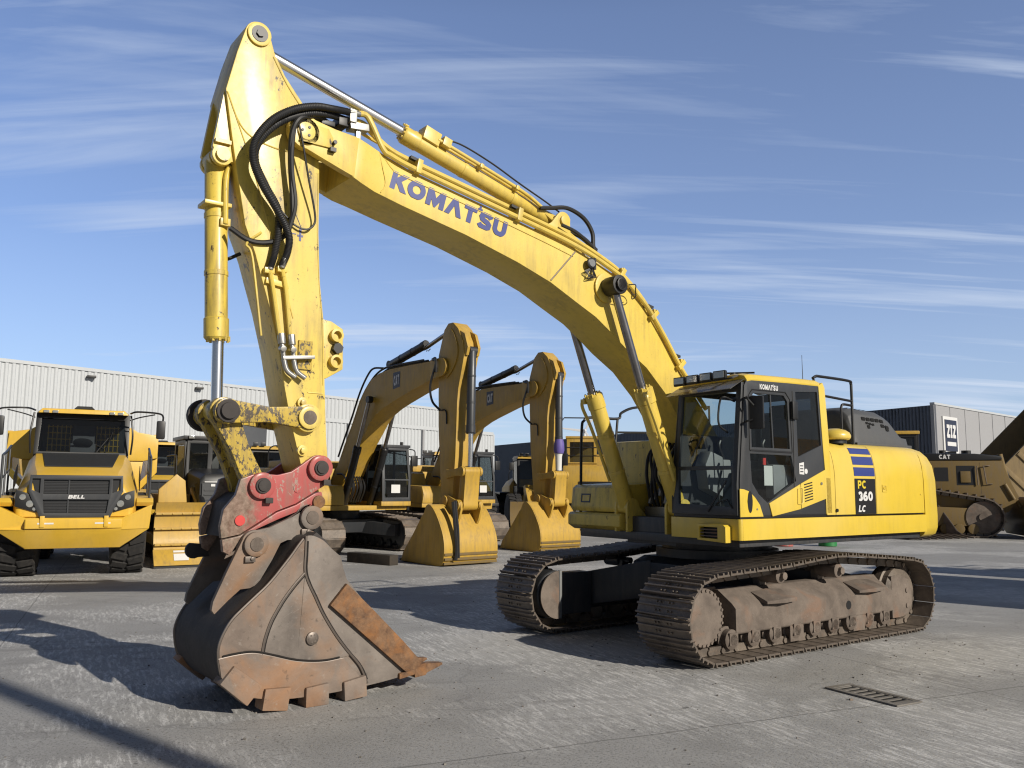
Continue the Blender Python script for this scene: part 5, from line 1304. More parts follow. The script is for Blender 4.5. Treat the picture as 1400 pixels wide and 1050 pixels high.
def digger(loc, rz, label, group):
    t = thing('tracked_excavator', label, 'excavator', loc, rz, group)
    for s in (1, -1):
        b = B(); crawler_loop(b, -2.0, 2.0, .47, .44, s * 1.30, .70, 44, 1.0); b.build('track', 'track', t)
        b = B(); b.prism([(-1.7, .2), (1.5, .2), (1.7, .35), (1.6, .72), (-1.7, .75)], s * 1.15, s * 1.45); b.cyl((1.98, s * 1.1, .47), (1.98, s * 1.5, .47), .34, seg=24); b.cyl((-1.98, s * 1.1, .47), (-1.98, s * 1.5, .47), .34, seg=24)
        for k in range(7): b.cyl((1.3 - k * .45, s * 1.1, .2), (1.3 - k * .45, s * 1.5, .2), .12, seg=12)
        b.build('track_frame', 'blk2', t, bev=.01)
    b = B(); b.prism([(-.8, .5), (.8, .5), (.95, .88), (-.95, .88)], -1.15, 1.15); b.hexa([(1.9, -1.1, .42), (1.9, -.95, .42), (.3, -.3, .5), (.3, -.6, .5)], [(1.9, -1.1, .75), (1.9, -.95, .75), (.3, -.3, .88), (.3, -.6, .88)]); b.hexa([(1.9, 1.1, .42), (1.9, .95, .42), (.3, .3, .5), (.3, .6, .5)], [(1.9, 1.1, .75), (1.9, .95, .75), (.3, .3, .88), (.3, .6, .88)])
    b.cyl((0, 0, .88), (0, 0, 1.16), .75, seg=36); b.build('car_body', 'blk2', t, bev=.02)
    b = B(); b.box(-2.7, 1.7, -1.45, 1.45, 1.17, 1.30); b.box(.45, 1.90, .47, 1.47, 1.29, 1.42); b.build('deck', 'cy', t, bev=.015)
    # front right platform, engine cover, counterweight
    b = B(); b.loft([[(x, y, z) for y, z in ((-1.45, 1.31), (-.62, 1.31), (-.62, zt), (-1.40, zt))] for x, zt in ((1.72, 1.60), (1.60, 1.86), (.7, 1.90), (.6, 2.3), (-.2, 2.35))]); b.build('tool_box', 'cy', t, bev=.03)
    b = B(); b.box(-2.65, -.45, -1.45, 1.45, 1.31, 2.38); b.box(-2.4, -.9, -1.1, 1.0, 2.38, 2.62); b.build('engine_cover', 'cy', t, bev=.06)
    b = B(); b.loft([[(x, y, z) for x, y in [(-2.62, 1.44), (-3.0, 1.40), (-3.35, .9), (-3.5, 0), (-3.35, -.9), (-3.0, -1.40), (-2.62, -1.44)]] for z in (1.2, 2.4)]); b.build('counterweight', 'grey', t, bev=.06)
    b = B()
    b.tube([(.9, -1.38, 1.9), (.9, -1.38, 2.7), (.8, -1.38, 2.85), (-.4, -1.38, 3.0), (-1.6, -1.38, 3.0), (-1.7, -1.38, 2.4)], .02, 6, True, 4); b.tube([(-.6, 1.40, 2.38), (-.62, 1.40, 2.8), (-.8, 1.40, 2.92), (-1.8, 1.40, 2.92), (-1.95, 1.40, 2.38)], .02, 6, True, 4)
    b.build('handrail', 'black', t, split=True)
    # cab
    b = B(); b.plate([(.49, 1.42), (1.45, 1.42), (1.45, 2.2), (1.40, 2.98), (.53, 2.98), (.49, 2.2)], [[(.57, 1.53), (1.37, 1.53), (1.37, 2.02), (.57, 2.02)], [(.57, 2.06), (1.38, 2.06), (1.34, 2.90), (.59, 2.90)]], lambda u, v, w: (1.86 + w - max(0, v - 2.0) * .12, u, v), .05)
    for y in (.49, 1.42): b.plate([(1.88, 1.42), (1.88, 2.0), (1.77, 2.98), (.15, 2.98), (.15, 1.42)], [[(1.78, 1.7), (1.78, 2.0), (1.68, 2.88), (1.05, 2.88), (1.05, 1.7)], [(.95, 2.05), (.95, 2.88), (.25, 2.88), (.25, 2.05)]], lambda u, v, w, y=y: (u, y + w, v), .03)
    b.box(.1, 1.82, .47, 1.47, 2.98, 3.06); b.box(.12, .16, .49, 1.45, 1.42, 2.98)
    cb_ = b.build('cab', 'grey', t, bev=.01)
    b = B(); b.quad([(1.87, .55, 1.53), (1.87, 1.39, 1.53), (1.87, 1.40, 2.0), (1.87, .55, 2.0)]); b.quad([(1.869, .55, 2.0), (1.869, 1.40, 2.0), (1.76, 1.36, 2.92), (1.76, .57, 2.92)]); b.build('windscreen', 'glass', cb_, smooth=False)
    for y in (.505, 1.435):
        b = B(); b.quad([(1.80, y, 1.68), (1.70, y, 2.9), (.2, y, 2.9), (.2, y, 1.68)]); b.build('side_window', 'glassd', cb_, smooth=False)
    b = B(); b.box(.5, .95, .75, 1.2, 1.45, 2.0); b.loft([[(x, y, z) for y, z in ((.76, z0), (1.18, z0), (1.18, z1), (.76, z1))] for x, z0, z1 in ((.62, 1.95, 2.1), (.45, 2.0, 2.75), (.38, 2.2, 2.75))]); b.box(.6, 1.5, .56, .68, 1.45, 2.1); b.build('seat', 'seat', cb_, bev=.03)
    b = B(); b.quad([(1.885, .80, 1.66), (1.885, 1.10, 1.66), (1.885, 1.10, 1.90), (1.885, .80, 1.90)]); b.build('paper_notice', 'white', cb_)
    b = B(); b.tube([(1.75, 1.47, 2.95), (1.85, 1.60, 2.9), (1.85, 1.62, 2.7)], .016, 6); b.build('mirror_arm', 'black', cb_)
    b = B(); b.obox((1.85, 1.60, 2.6), .06, .22, .32); b.build('mirror', 'black', cb_, bev=.04)
    b = B(); b.cyl((1.6, 1.3, 3.06), (1.6, 1.3, 3.16), .05, seg=10); b.cyl((.5, .6, 3.06), (.5, .6, 3.13), .04, seg=10); b.build('roof_lamp', 'black', cb_)
    # boom
    BTc = [(.05, 1.55), (.35, 1.95), (.60, 2.35), (1.05, 3.05), (1.47, 3.66), (1.83, 4.26), (2.12, 4.58), (2.45, 4.82), (2.86, 4.96), (3.4, 5.02), (4.53, 5.03), (5.3, 5.03), (5.8, 5.02)]
    BBc = [(.35, 1.35), (.75, 1.62), (1.05, 2.0), (1.45, 2.55), (1.85, 3.02), (2.2, 3.35), (2.42, 3.58), (2.75, 3.82), (3.15, 3.98), (3.55, 4.10), (4.5, 4.35), (5.3, 4.52), (5.85, 4.63)]
    b = B(); b.loft([[(p[0], -.30, p[1]), (p[0], .30, p[1]), (q[0], .30, q[1]), (q[0], -.30, q[1])] for p, q in zip(BTc, BBc)])
    bm_ = b.build('boom', 'cy', t, bev=.01, ang=25)
    b = B()
    for s in (1, -1): b.prism(arc2(5.85, 4.83, .24, -100, 100, 10) + [(5.4, 5.05), (5.4, 4.54)], s * .27, s * .34)
    b.cyl((2.62, -.50, 4.24), (2.62, .50, 4.24), .08, seg=16); b.build('boom_ear', 'cy', bm_, bev=.006, split=True)
    b = B()
    for y in (-.2, -.05, .1, .22): b.tube([(4.9, y, 5.12), (3.4, y, 5.12), (2.8, y, 5.06), (2.3, y, 4.82), (1.8, y, 4.36), (1.45, y, 3.78), (1.0, y, 3.12), (.6, y, 2.5)], .03, 6)
    b.tube([(3.0, -.25, 5.10), (2.6, -.32, 5.12), (2.3, -.33, 4.95), (1.9, -.33, 4.50), (1.5, -.33, 3.85), (1.1, -.33, 3.25), (.75, -.33, 2.7)], .028, 7)
    b.build('boom_hose', 'rubber', bm_, split=True)
    b = B(); b.quad([(3.95, -.304, 4.50), (3.60, -.304, 4.45), (3.60, -.304, 4.90), (3.95, -.304, 4.92)][::-1]); dc = b.build('boom_decal', 'dblue', bm_, smooth=False)
    b = B(); letters(b, 'CAT', (3.645, -.309, 4.54), (.27, 0, .03), (0, 0, .27), .27); b.build('decal_letters', 'wpaint', bm_, smooth=False)
    ram('arm_cylinder', (3.0, 0, 5.22), (4.75, 0, 5.50), (5.95, 0, 5.84), .11, .055, t, 'black', 'dullrod')
    for s in (1, -1): ram('boom_cylinder', (1.35, s * .44, 1.35), (2.05, s * .44, 2.94), (2.62, s * .44, 4.24), .11, .055, t, 'black', 'dullrod', True, .07)
    b = B()
    for k in range(8):
        y = -.32 + .08 * k; b.tube([(.7, y, 2.2), (1.1, y, 2.15), (1.3 + .03 * (k % 3), y, 1.8), (1.1, y, 1.4)], .025, 6)
    b.build('foot_hose', 'rubber', t)
    # arm
    SPc = [(5.83, 5.78), (6.0, 5.93), (6.2, 5.93), (6.42, 5.75), (6.62, 5.40), (6.68, 5.05), (6.60, 4.75), (6.46, 4.25), (6.42, 3.9), (6.38, 2.6), (6.30, 1.75)] + arc2(6.12, 1.50, .17, 10, -170, 8) + [(5.80, 1.75), (5.66, 3.15), (5.62, 4.2), (5.62, 4.62), (5.60, 5.15)]
    b = B(); b.prism(SPc, -.22, .22); am = b.build('arm', 'cy', t, bev=.012, ang=25)
    b = B()
    for s in (1, -1): b.prism(path2([(5.93, 5.55), (6.10, 5.78), (6.30, 5.60), (6.45, 5.2), (6.33, 4.85), (6.05, 4.58), (5.85, 4.62), (5.72, 4.95), (5.75, 5.25), (5.93, 5.55)], 4)[:-1], s * .222, s * .252)
    b.build('arm_cheek', 'cy', am, bev=.01, split=True)
    b = B()
    for s in (1, -1): b.prism([(6.35, 5.75), (6.66, 5.60), (6.80, 5.25), (6.74, 5.05), (6.60, 5.05)], s * .12, s * .2)
    b.build('cylinder_bracket', 'cy', am, bev=.01, split=True)
    b = B(); b.tube([(5.5, -.33, 5.05), (5.75, -.40, 4.95), (5.55, -.42, 4.4), (5.55, -.36, 4.0), (5.78, -.28, 3.75)], .03, 7); b.tube([(5.3, -.2, 5.1), (5.7, -.38, 5.05), (5.75, -.40, 4.7)], .03, 7); b.tube([(5.78, -.26, 3.75), (5.98, -.24, 3.72), (6.02, -.24, 3.4)], .018, 6); b.build('arm_hose', 'rubber', am)
    bk = ram('bucket_cylinder', (6.70, 0, 5.18), (6.70, 0, 3.15), (6.68, 0, 2.25), .11, .06, t, 'grey', 'chrome', True, .11)
    b = B()
    for s in (1, -1): link_bar(b, (6.70, 2.22), (6.12, 2.16), s * .23, s * .30, .12, .12, .08)
    b.build('tipping_link', 'cy', t, bev=.01, split=True)
    b = B(); link_bar(b, (6.70, 2.22), (6.62, 1.42), -.22, .22, .12, .13, .11); b.build('bucket_link', 'cy', t, bev=.01)
    # bucket
    cv = path2([(5.92, 1.22), (6.02, 1.40), (6.18, 1.42), (6.40, 1.24), (6.60, .96), (6.74, .68), (6.79, .4), (6.75, .12), (6.64, .02), (6.2, .0), (5.6, .02), (4.95, .03)], 4)
    iv = [(4.95, .08), (5.6, .08), (6.2, .07), (6.58, .1), (6.68, .2), (6.71, .42), (6.66, .66), (6.52, .92), (6.34, 1.18), (6.15, 1.34), (6.06, 1.32), (5.97, 1.18)]
    b = B(); b.prism(cv + iv, -.78, .78); bu_ = b.build('bucket', 'cy', t, ang=40)
    for s in (1, -1):
        b = B(); b.prism(cv + [(5.05, .25), (5.45, .68), (5.70, .98), (5.85, 1.16)], s * .76, s * .80); b.build('bucket_side', 'cy', bu_, bev=.005)
        b = B(); b.prism([(6.0, 1.62), (6.25, 1.64), (6.50, 1.55), (6.75, 1.50), (6.78, 1.32), (6.70, 1.10), (6.58, .92), (6.3, 1.2), (6.0, 1.3)], s * .27, s * .33); b.cyl((6.12, s * .25, 1.5), (6.12, s * .37, 1.5), .14, seg=18); b.cyl((6.62, s * .25, 1.42), (6.62, s * .37, 1.42), .13, seg=18); b.build('bucket_ear', 'cy', bu_, bev=.006)
    b = B()
    for z in (.07, .17, .28): b.box(6.70, 6.80 + (.01 if z > .1 else -.02), -.79, .79, z - .03, z + .03)
    b.build('wear_strip', 'cyd', bu_, bev=.008, split=True)
    b = B()
    for k in range(5): y = -.66 + .33 * k; b.loft([[(x, y + q * h, z + e * v) for q, e in ((-1, -1), (1, -1), (1, 1), (-1, 1))] for x, z, h, v in ((5.0, .06, .07, .05), (4.72, .04, .04, .015))])
    b.build('bucket_tooth', 'grey', bu_, split=True)
    return t

C1 = digger((-5.3, 26.0, 0), R(40 - 90), 'nearer of the two amber excavators with dark cylinders, wide bucket beside the timber block', 'amber excavators parked behind the yellow one')
wrap = None
# black strap hanging over the nearer bucket
b = B(); b.tube([(6.70, -.50, 1.50), (6.76, -.50, 1.15), (6.84, -.52, .8), (6.87, -.50, .40), (6.87, -.53, .15)], .045, 6); b.tube([(6.70, -.44, 1.52), (6.78, -.46, 1.15), (6.86, -.47, .82), (6.88, -.46, .2)], .04, 6)
sp_ = b.build('hose_bundle', 'rubber'); sp_.location = C1.location; sp_.rotation_euler = C1.rotation_euler
tag(sp_, 'black hose bundle hanging down over the front of the nearer amber bucket', 'hose')
C2 = dup(C1, (-2.9, 30.6, 0), R(40 - 90), 'farther of the two amber excavators, purple wrap on its bucket cylinder')
b = B(); b.lathe([(0, .13), (.1, .16), (.3, .15), (.42, .12)], (6.70, 0, 2.85), (0, 0, 1), 14); b.build('cylinder_wrap', 'purple', C2)
b = B(); b.lathe([(0, .09), (.4, .10), (.5, .12)], (6.68, 0, 2.35), (0, 0, 1), 12); b.build('cylinder_wrap', 'white', C2)

T1 = dump_truck((-9.12, 18.25, 0), R(25 - 90), 'amber articulated dump truck facing the camera, white lettering on its black grille', True, 'amber dump trucks parked beside the warehouse')
T2 = dup(T1, (-13.2, 32.6, 0), R(25 - 90), 'dump truck farther back, only its windscreen and hood showing between truck and bulldozer')
T3 = dup(T1, (16.0, 16.9, 0), R(50), 'dump truck standing beyond the right edge, its shadow falling across the yard')

# ---- bulldozer behind the big bucket
def bulldozer(loc, rz, label):
    t = thing('bulldozer', label, 'bulldozer', loc, rz)
    pr = path2([(2.62, 1.45), (2.50, 1.25), (2.42, .95), (2.44, .62), (2.54, .36), (2.66, .22)], 4)
    b = B(); b.prism(pr + [(p[0] - .08, p[1]) for p in pr[::-1]], -1.65, 1.65)
    bl_ = b.build('blade', 'cy', t, ang=25)
    b = B(); b.prism([(2.60, .40), (2.86, .06), (2.80, .04), (2.52, .36)], -1.68, 1.68); b.build('cutting_edge', 'cy', bl_, bev=.006)
    b = B(); b.box(2.45, 2.88, -1.69, 1.69, .0, .045); b.build('edge_bar', 'black', bl_)
    for z, x in ((.50, 2.52), (.86, 2.45), (1.20, 2.50)):
        b = B(); b.box(x - .02, x + .055, -1.64, 1.64, z - .025, z + .025)
        for k in range(14): b.cyl((x + .05, -1.5 + k * .22, z), (x + .075, -1.5 + k * .22, z), .018, seg=6)
        b.build('blade_rib', 'cy', bl_, bev=.004)
    b = B()
    def onedge(y0, y1, f0, f1): b.quad([(2.604 + .26 * f0 + .006, y0, .40 - .34 * f0 + .006), (2.604 + .26 * f0 + .006, y1, .40 - .34 * f0 + .006), (2.604 + .26 * f1 + .006, y1, .40 - .34 * f1 + .006), (2.604 + .26 * f1 + .006, y0, .40 - .34 * f1 + .006)])
    onedge(-1.25, -.88, .1, .22); onedge(-1.25, -.93, .3, .72); b.build('white_label', 'white', bl_)
    b = B(); b.prism([(-1.62, 1.45), (-1.0, 1.45), (-1.05, 1.95), (-1.25, 2.10), (-1.62, 1.75)], 2.50, 2.60, 'x'); b.build('spill_plate', 'cy', bl_, bev=.02)
    b = B(); b.prism([(1.62, 1.45), (.9, 1.45), (1.05, 1.85), (1.62, 1.75)], 2.50, 2.60, 'x'); b.build('spill_plate', 'cy', bl_, bev=.02)
    for s in (1, -1):
        b = B(); crawler_loop(b, -1.2, 1.5, .48, .45, s * .95, .6, 34, 1.15); b.build('track', 'track', t)
        b = B(); b.bar((-.2, s * 1.32, .55), (2.45, s * 1.32, .45), .16, .24); b.bar((1.0, s * .55, 1.75), (2.4, s * .5, 1.0), .12, .12); b.build('push_arm', 'cy', t, bev=.02)
        b = B(); b.cyl((1.35, s * .50, 1.85), (2.0, s * .5, 1.30), .08, seg=14); b.build('lift_cylinder', 'black', t)
    b = B(); b.loft([[(x, y, z) for y, z in ((-.55, .7), (.55, .7), (.55, zt - .12), (.42, zt), (-.42, zt), (-.55, zt - .12))] for x, zt in ((1.75, 2.0), (1.70, 2.12), (.3, 2.28), (-1.8, 2.0))]); b.build('engine_hood', 'black', t, bev=.02)
    b = B(); b.plate([(-.5, .75), (.5, .75), (.5, 1.9), (-.5, 1.9)], [], lambda u, v, w: (1.76 + w, u, v), .03)
    for k in range(9): b.bar((1.80, -.45, .85 + .11 * k), (1.80, .45, .85 + .11 * k), .02, .03)
    gr = b.build('grille', 'grey', t)
    b = B(); b.bar((1.81, -.45, 1.93), (1.81, .45, 1.93), .012, .02); b.box(1.80, 1.812, -.3, -.2, 1.82, 1.88); b.box(1.80, 1.812, .05, .22, 1.82, 1.88); b.build('grille_mark', 'wpaint', gr)
    b = B()
    b.plate([(-.62, 1.6), (.62, 1.6), (.58, 3.02), (-.58, 3.02)], [[(-.52, 1.9), (-.06, 1.9), (-.06, 2.92), (-.50, 2.92)], [(.06, 1.9), (.52, 1.9), (.50, 2.92), (.06, 2.92)]], lambda u, v, w: (.20 + w, u, v), .05)
    for s in (1, -1): b.plate([(.2, 1.6), (.2, 3.02), (-1.1, 3.02), (-1.1, 1.6)], [[(.1, 2.0), (.1, 2.9), (-.95, 2.9), (-.95, 2.0)]], lambda u, v, w, s=s: (u, s * (.58 + w), v), .05)
    b.box(-1.2, .3, -.68, .68, 3.02, 3.12); b.box(-1.15, -1.08, -.6, .6, 1.6, 3.02)
    cb_ = b.build('cab', 'black', t, bev=.012)
    b = B(); b.quad([(.21, -.55, 1.85), (.21, .55, 1.85), (.21, .55, 2.95), (.21, -.55, 2.95)]); b.build('windscreen', 'glass', cb_)
    b = B(); b.quad([(.15, -.6, 1.95), (-1.0, -.6, 1.95), (-1.0, -.6, 2.95), (.15, -.6, 2.95)]); b.build('side_window', 'glassd', cb_)
    for y in (-.5, 0, .5):
        b = B(); b.box(.28, .36, y - .07, y + .07, 3.04, 3.12); b.build('roof_lamp', 'lens', cb_, bev=.01)
    b = B(); b.box(-1.3, .9, -1.15, -.58, 1.2, 1.62); b.box(-1.3, .9, .58, 1.15, 1.2, 1.62); b.build('fender', 'cy', t, bev=.03, split=True)
    b = B(); b.tube([(.6, -.9, 1.6), (.62, -.9, 2.5), (.3, -.9, 2.6), (-.6, -.9, 2.6)], .02, 6, True, 4); b.tube([(.6, .9, 1.6), (.62, .9, 2.5), (.3, .9, 2.6), (-.6, .9, 2.6)], .02, 6, True, 4); b.build('handrail', 'black', t, split=True)
    b = B(); b.cyl((1.0, .35, 2.2), (1.0, .35, 2.75), .06, seg=12); b.build('exhaust', 'black', t)
    return t
bulldozer((-8.0, 22.7, 0), R(32 - 90), 'amber bulldozer with black cab and wide blade beside the lettered dump truck')

# ---- wheel loaders parked further back
def loader(loc, rz, label, group, letter=False):
    t = thing('wheel_loader', label, 'wheel loader', loc, rz, group)
    b = B(); b.loft([[(x, y, z) for y, z in ((-.85, 1.0), (.85, 1.0), (.9, zt - .3), (.7, zt), (-.7, zt), (-.9, zt - .3))] for x, zt in ((-.6, 2.2), (-1.2, 2.25), (-2.6, 2.1), (-2.85, 1.7))]); b.build('engine_hood', 'cy', t, bev=.04)
    b = B(); b.box(-2.5, .3, -.5, .5, .7, 1.1); b.loft([[(x, y, z) for y, z in ((-.45, .8), (.45, .8), (.45, zt), (-.45, zt))] for x, zt in ((.3, 1.4), (.9, 1.95), (1.6, 1.7))]); b.build('chassis', 'cy', t, bev=.03)
    b = B(); b.plate([(-.72, 1.5), (.72, 1.5), (.68, 3.1), (-.68, 3.1)], [[(-.62, 1.85), (.62, 1.85), (.59, 3.0), (-.59, 3.0)]], lambda u, v, w: (.35 + w - (v - 1.5) * .08, u, v), .05)
    for s in (1, -1): b.plate([(.36, 1.5), (.25, 3.1), (-.75, 3.1), (-.75, 1.5)], [[(.28, 1.9), (.2, 3.0), (-.65, 3.0), (-.65, 1.9)]], lambda u, v, w, s=s: (u, s * (.68 + w), v), .04)
    b.box(-.8, -.74, -.7, .7, 1.5, 3.1); cb_ = b.build('cab', 'black', t, bev=.01)
    b = B(); b.loft([[(.40, -.72, 3.10), (.40, .72, 3.10), (.34, .66, 3.22), (.34, -.66, 3.22)], [(-.9, -.74, 3.10), (-.9, .74, 3.10), (-.85, .66, 3.24), (-.85, -.66, 3.24)]]); b.build('cab_roof', 'cy', cb_, bev=.02)
    b = B(); b.quad([(.36, -.64, 1.83), (.36, .64, 1.83), (.26, .61, 3.02), (.26, -.61, 3.02)]); b.build('windscreen', 'glass', cb_)
    for s in (1, -1):
        b = B(); b.quad([(.3, s * .7, 1.88), (.22, s * .7, 3.02), (-.68, s * .7, 3.02), (-.68, s * .7, 1.88)]); b.build('side_window', 'glassd', cb_)
        b = B(); b.prism([(-.9, 1.3), (-.4, 1.62), (-2.2, 1.62), (-2.5, 1.2), (-2.5, 1.1), (-2.2, 1.5), (-.5, 1.5), (-.95, 1.2)], s * .9, s * 1.35); b.build('fender', 'black', t, bev=.01)
        b = B(); b.prism([(.9, 1.85), (1.3, 1.95), (2.3, .95), (2.6, .55), (2.3, .5), (1.9, .8), (1.1, 1.5)], s * .42, s * .55); b.build('lift_arm', 'cy', t, bev=.01)
        for x in (1.35, -1.65): wheel('wheel', x, s * 1.05, .78, .58, t, 'cy', s)
        b = B(); b.cyl((.35, s * .75, 3.0), (.6, s * 1.0, 2.95), .018, seg=6); b.build('mirror_arm', 'black', t)
        b = B(); b.obox((.6, s * 1.02, 2.75), .06, .2, .34); b.build('mirror', 'black', t, bev=.03)
    b = B(); pr = path2([(2.55, 1.25), (2.5, .85), (2.6, .4), (2.95, .10), (3.6, .06)], 4); b.prism(pr + [(p[0] - .05, p[1] - .04) for p in pr[::-1]], -1.4, 1.4); b.build('bucket', 'cyd', t, ang=30)
    b = B(); b.cyl((1.0, 0, 1.9), (2.1, 0, 1.6), .08, seg=12); b.build('tilt_cylinder', 'black', t)
    b = B(); b.tube([(-.9, -.6, 2.2), (-.9, -.6, 2.7), (-2.3, -.6, 2.55), (-2.5, -.6, 2.1)], .02, 6, True, 4); b.build('handrail', 'black', t, split=True)
    b = B()
    for y in (-.55, -.3, .3, .55): b.box(.38, .46, y - .08, y + .08, 3.22, 3.34)
    b.build('roof_lamp', 'black', cb_, bev=.01, split=True)
    if letter:
        b = B(); letters(b, 'CAT', (.461, -.12, 1.28), (0, .5, 0), (0, 0, .26), .27); b.build('side_lettering', 'wpaint', t, smooth=False)
        b = B(); b.box(.455, .465, .42, .52, 1.26, 1.56); b.build('side_mark', 'redm', t)
    return t
GL = 'wheel loaders parked in the back row'
L1 = loader((-8.6, 30.5, 0), R(-62), 'wheel loader seen through the gap behind the link of the yellow excavator', GL, True)
L2 = dup(L1, (-2.9, 35.5, 0), R(120), 'wheel loader turned away, engine hood showing right of the nearer amber excavator cab')
L3 = dup(L1, (.9, 38.5, 0), R(-80), 'wheel loader with white letters on its front, behind the farther amber excavator arm')
L4 = dup(L1, (20.3, 45.0, 0), R(-60), 'wheel loader whose amber cab roof rises behind the big dark-hooded bulldozer')
L5 = dup(L1, (6.4, 41.0, 0), R(-110), 'wheel loader standing in front of the dark shed, behind the yellow boom cylinders')

# ---- rigid hauler with boxy cab
def hauler(loc, rz, label, raised=None, group=None):
    t = thing('haul_truck', label, 'haul truck', loc, rz, group)
    b = B(); b.loft([[(x, y, z) for y, z in ((-1.35, 1.2), (1.35, 1.2), (1.35, zt), (-1.35, zt))] for x, zt in ((1.3, 2.1), (1.2, 2.75), (-.4, 2.8))]); b.build('front_body', 'cy', t, bev=.04)
    b = B(); b.box(1.305, 1.33, -.7, .7, 1.3, 2.1)
    for k in range(8): b.bar((1.34, -.65, 1.35 + .1 * k), (1.34, .65, 1.35 + .1 * k), .02, .02)
    b.build('grille', 'black', t)
    b = B(); b.plate([(-1.2, 2.75), (.05, 2.75), (.05, 3.9), (-1.2, 3.9)], [[(-1.08, 2.9), (-.07, 2.9), (-.07, 3.75), (-1.08, 3.75)]], lambda u, v, w: (.8 + w, u, v), .06)
    for y in (-1.2, .0): b.plate([(.8, 2.75), (.8, 3.9), (-.5, 3.9), (-.5, 2.75)], [[(.7, 2.95), (.7, 3.75), (-.4, 3.75), (-.4, 2.95)]], lambda u, v, w, y=y: (u, y + w, v), .05)
    b.box(-.55, .9, -1.25, .1, 3.9, 4.0); b.box(-.55, -.5, -1.2, .05, 2.75, 3.9); cb_ = b.build('cab', 'cy', t, bev=.012)
    b = B(); b.quad([(.82, -1.1, 2.88), (.82, -.05, 2.88), (.82, -.05, 3.77), (.82, -1.1, 3.77)]); b.build('windscreen', 'glassd', cb_)
    b = B(); b.quad([(.72, -1.17, 2.93), (-.42, -1.17, 2.93), (-.42, -1.17, 3.77), (.72, -1.17, 3.77)]); b.build('side_window', 'glassd', cb_)
    b = B(); b.tube([(1.25, -1.3, 2.75), (1.25, -1.3, 3.5), (1.25, .6, 3.5), (1.25, 1.3, 3.5), (1.25, 1.3, 2.75)], .025, 6, False); b.tube([(1.25, -1.3, 3.15), (1.25, 1.3, 3.15)], .02, 6, False)
    b.tube([(1.25, -1.35, 1.2), (1.3, -1.4, 4.6), (1.2, -1.3, 4.75), (1.0, .3, 4.75), (.9, .5, 4.9)], .03, 6, False); b.build('handrail', 'black', t, split=True)
    b = B(); b.obox((1.4, -1.25, 3.0), .06, .22, .5); b.build('mirror', 'black', t, bev=.03)
    b = B(); b.box(-6.5, 1.0, -.6, .6, .9, 1.4); b.build('chassis', 'cyd', t, bev=.02)
    bw = 1.9
    out = [(-6.9, 2.1), (-5.5, 1.5), (-1.0, 1.6), (-.8, 3.2), (1.2, 4.15), (1.2, 4.25), (-.95, 3.5), (-6.9, 3.3)] if not raised else None
    b = B()
    if not raised:
        b.prism([(-6.9, 2.1), (-5.5, 1.5), (-1.0, 1.6), (-.9, 3.3), (-6.9, 3.2)], -bw, bw)
    else:
        piv = V((-5.8, 0, 1.5)); a = R(raised)
        def rp(x, z): return (piv.x + (x - piv.x) * cos(a) - (z - piv.z) * sin(a), piv.z + (x - piv.x) * sin(a) + (z - piv.z) * cos(a))
        for s in (1, -1): b.prism([rp(x, z) for x, z in ((-6.9, 2.0), (-5.5, 1.5), (-1.0, 1.6), (-.9, 3.3), (-6.9, 3.2))], s * bw, s * (bw - .12))
        b.prism([rp(x, z) for x, z in ((-6.9, 2.0), (-5.5, 1.5), (-1.0, 1.6), (-1.0, 1.72), (-5.5, 1.62), (-6.9, 2.12))], -bw + .13, bw - .13); b.prism([rp(x, z) for x, z in ((-1.1, 1.7), (-.98, 1.6), (-.8, 3.3), (1.1, 3.55), (1.1, 3.7), (-.95, 3.42))], -bw - .02, bw + .02)
        for k in range(5): x = -1.6 - k * .95; b.prism([rp(x, z) for x, z in ((x, 1.5), (x - .22, 1.5), (x - .22, 3.2), (x, 3.2))], -bw - .06, -bw + .01)
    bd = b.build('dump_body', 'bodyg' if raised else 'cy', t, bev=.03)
    if raised:
        for s in (1, -1):
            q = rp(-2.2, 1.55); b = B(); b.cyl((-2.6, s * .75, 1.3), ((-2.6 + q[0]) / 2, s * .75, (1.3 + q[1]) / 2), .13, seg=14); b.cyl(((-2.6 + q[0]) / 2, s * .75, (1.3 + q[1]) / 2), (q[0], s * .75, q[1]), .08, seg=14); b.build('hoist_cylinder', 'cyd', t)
    for x, yy in ((.2, 1.3), (-4.4, 1.3)):
        for s in (1, -1): wheel('wheel', x, s * yy, .95, .7, t, 'cy', s)
    return t
hauler((3.6, 37.0, 0), R(-95), 'amber haul truck with boxy cab and black rails, left of the yellow boom cylinders')
H2 = hauler((29.6, 41.2, 0), R(-4), 'haul truck at right edge with its dusty dump bed raised', 44)

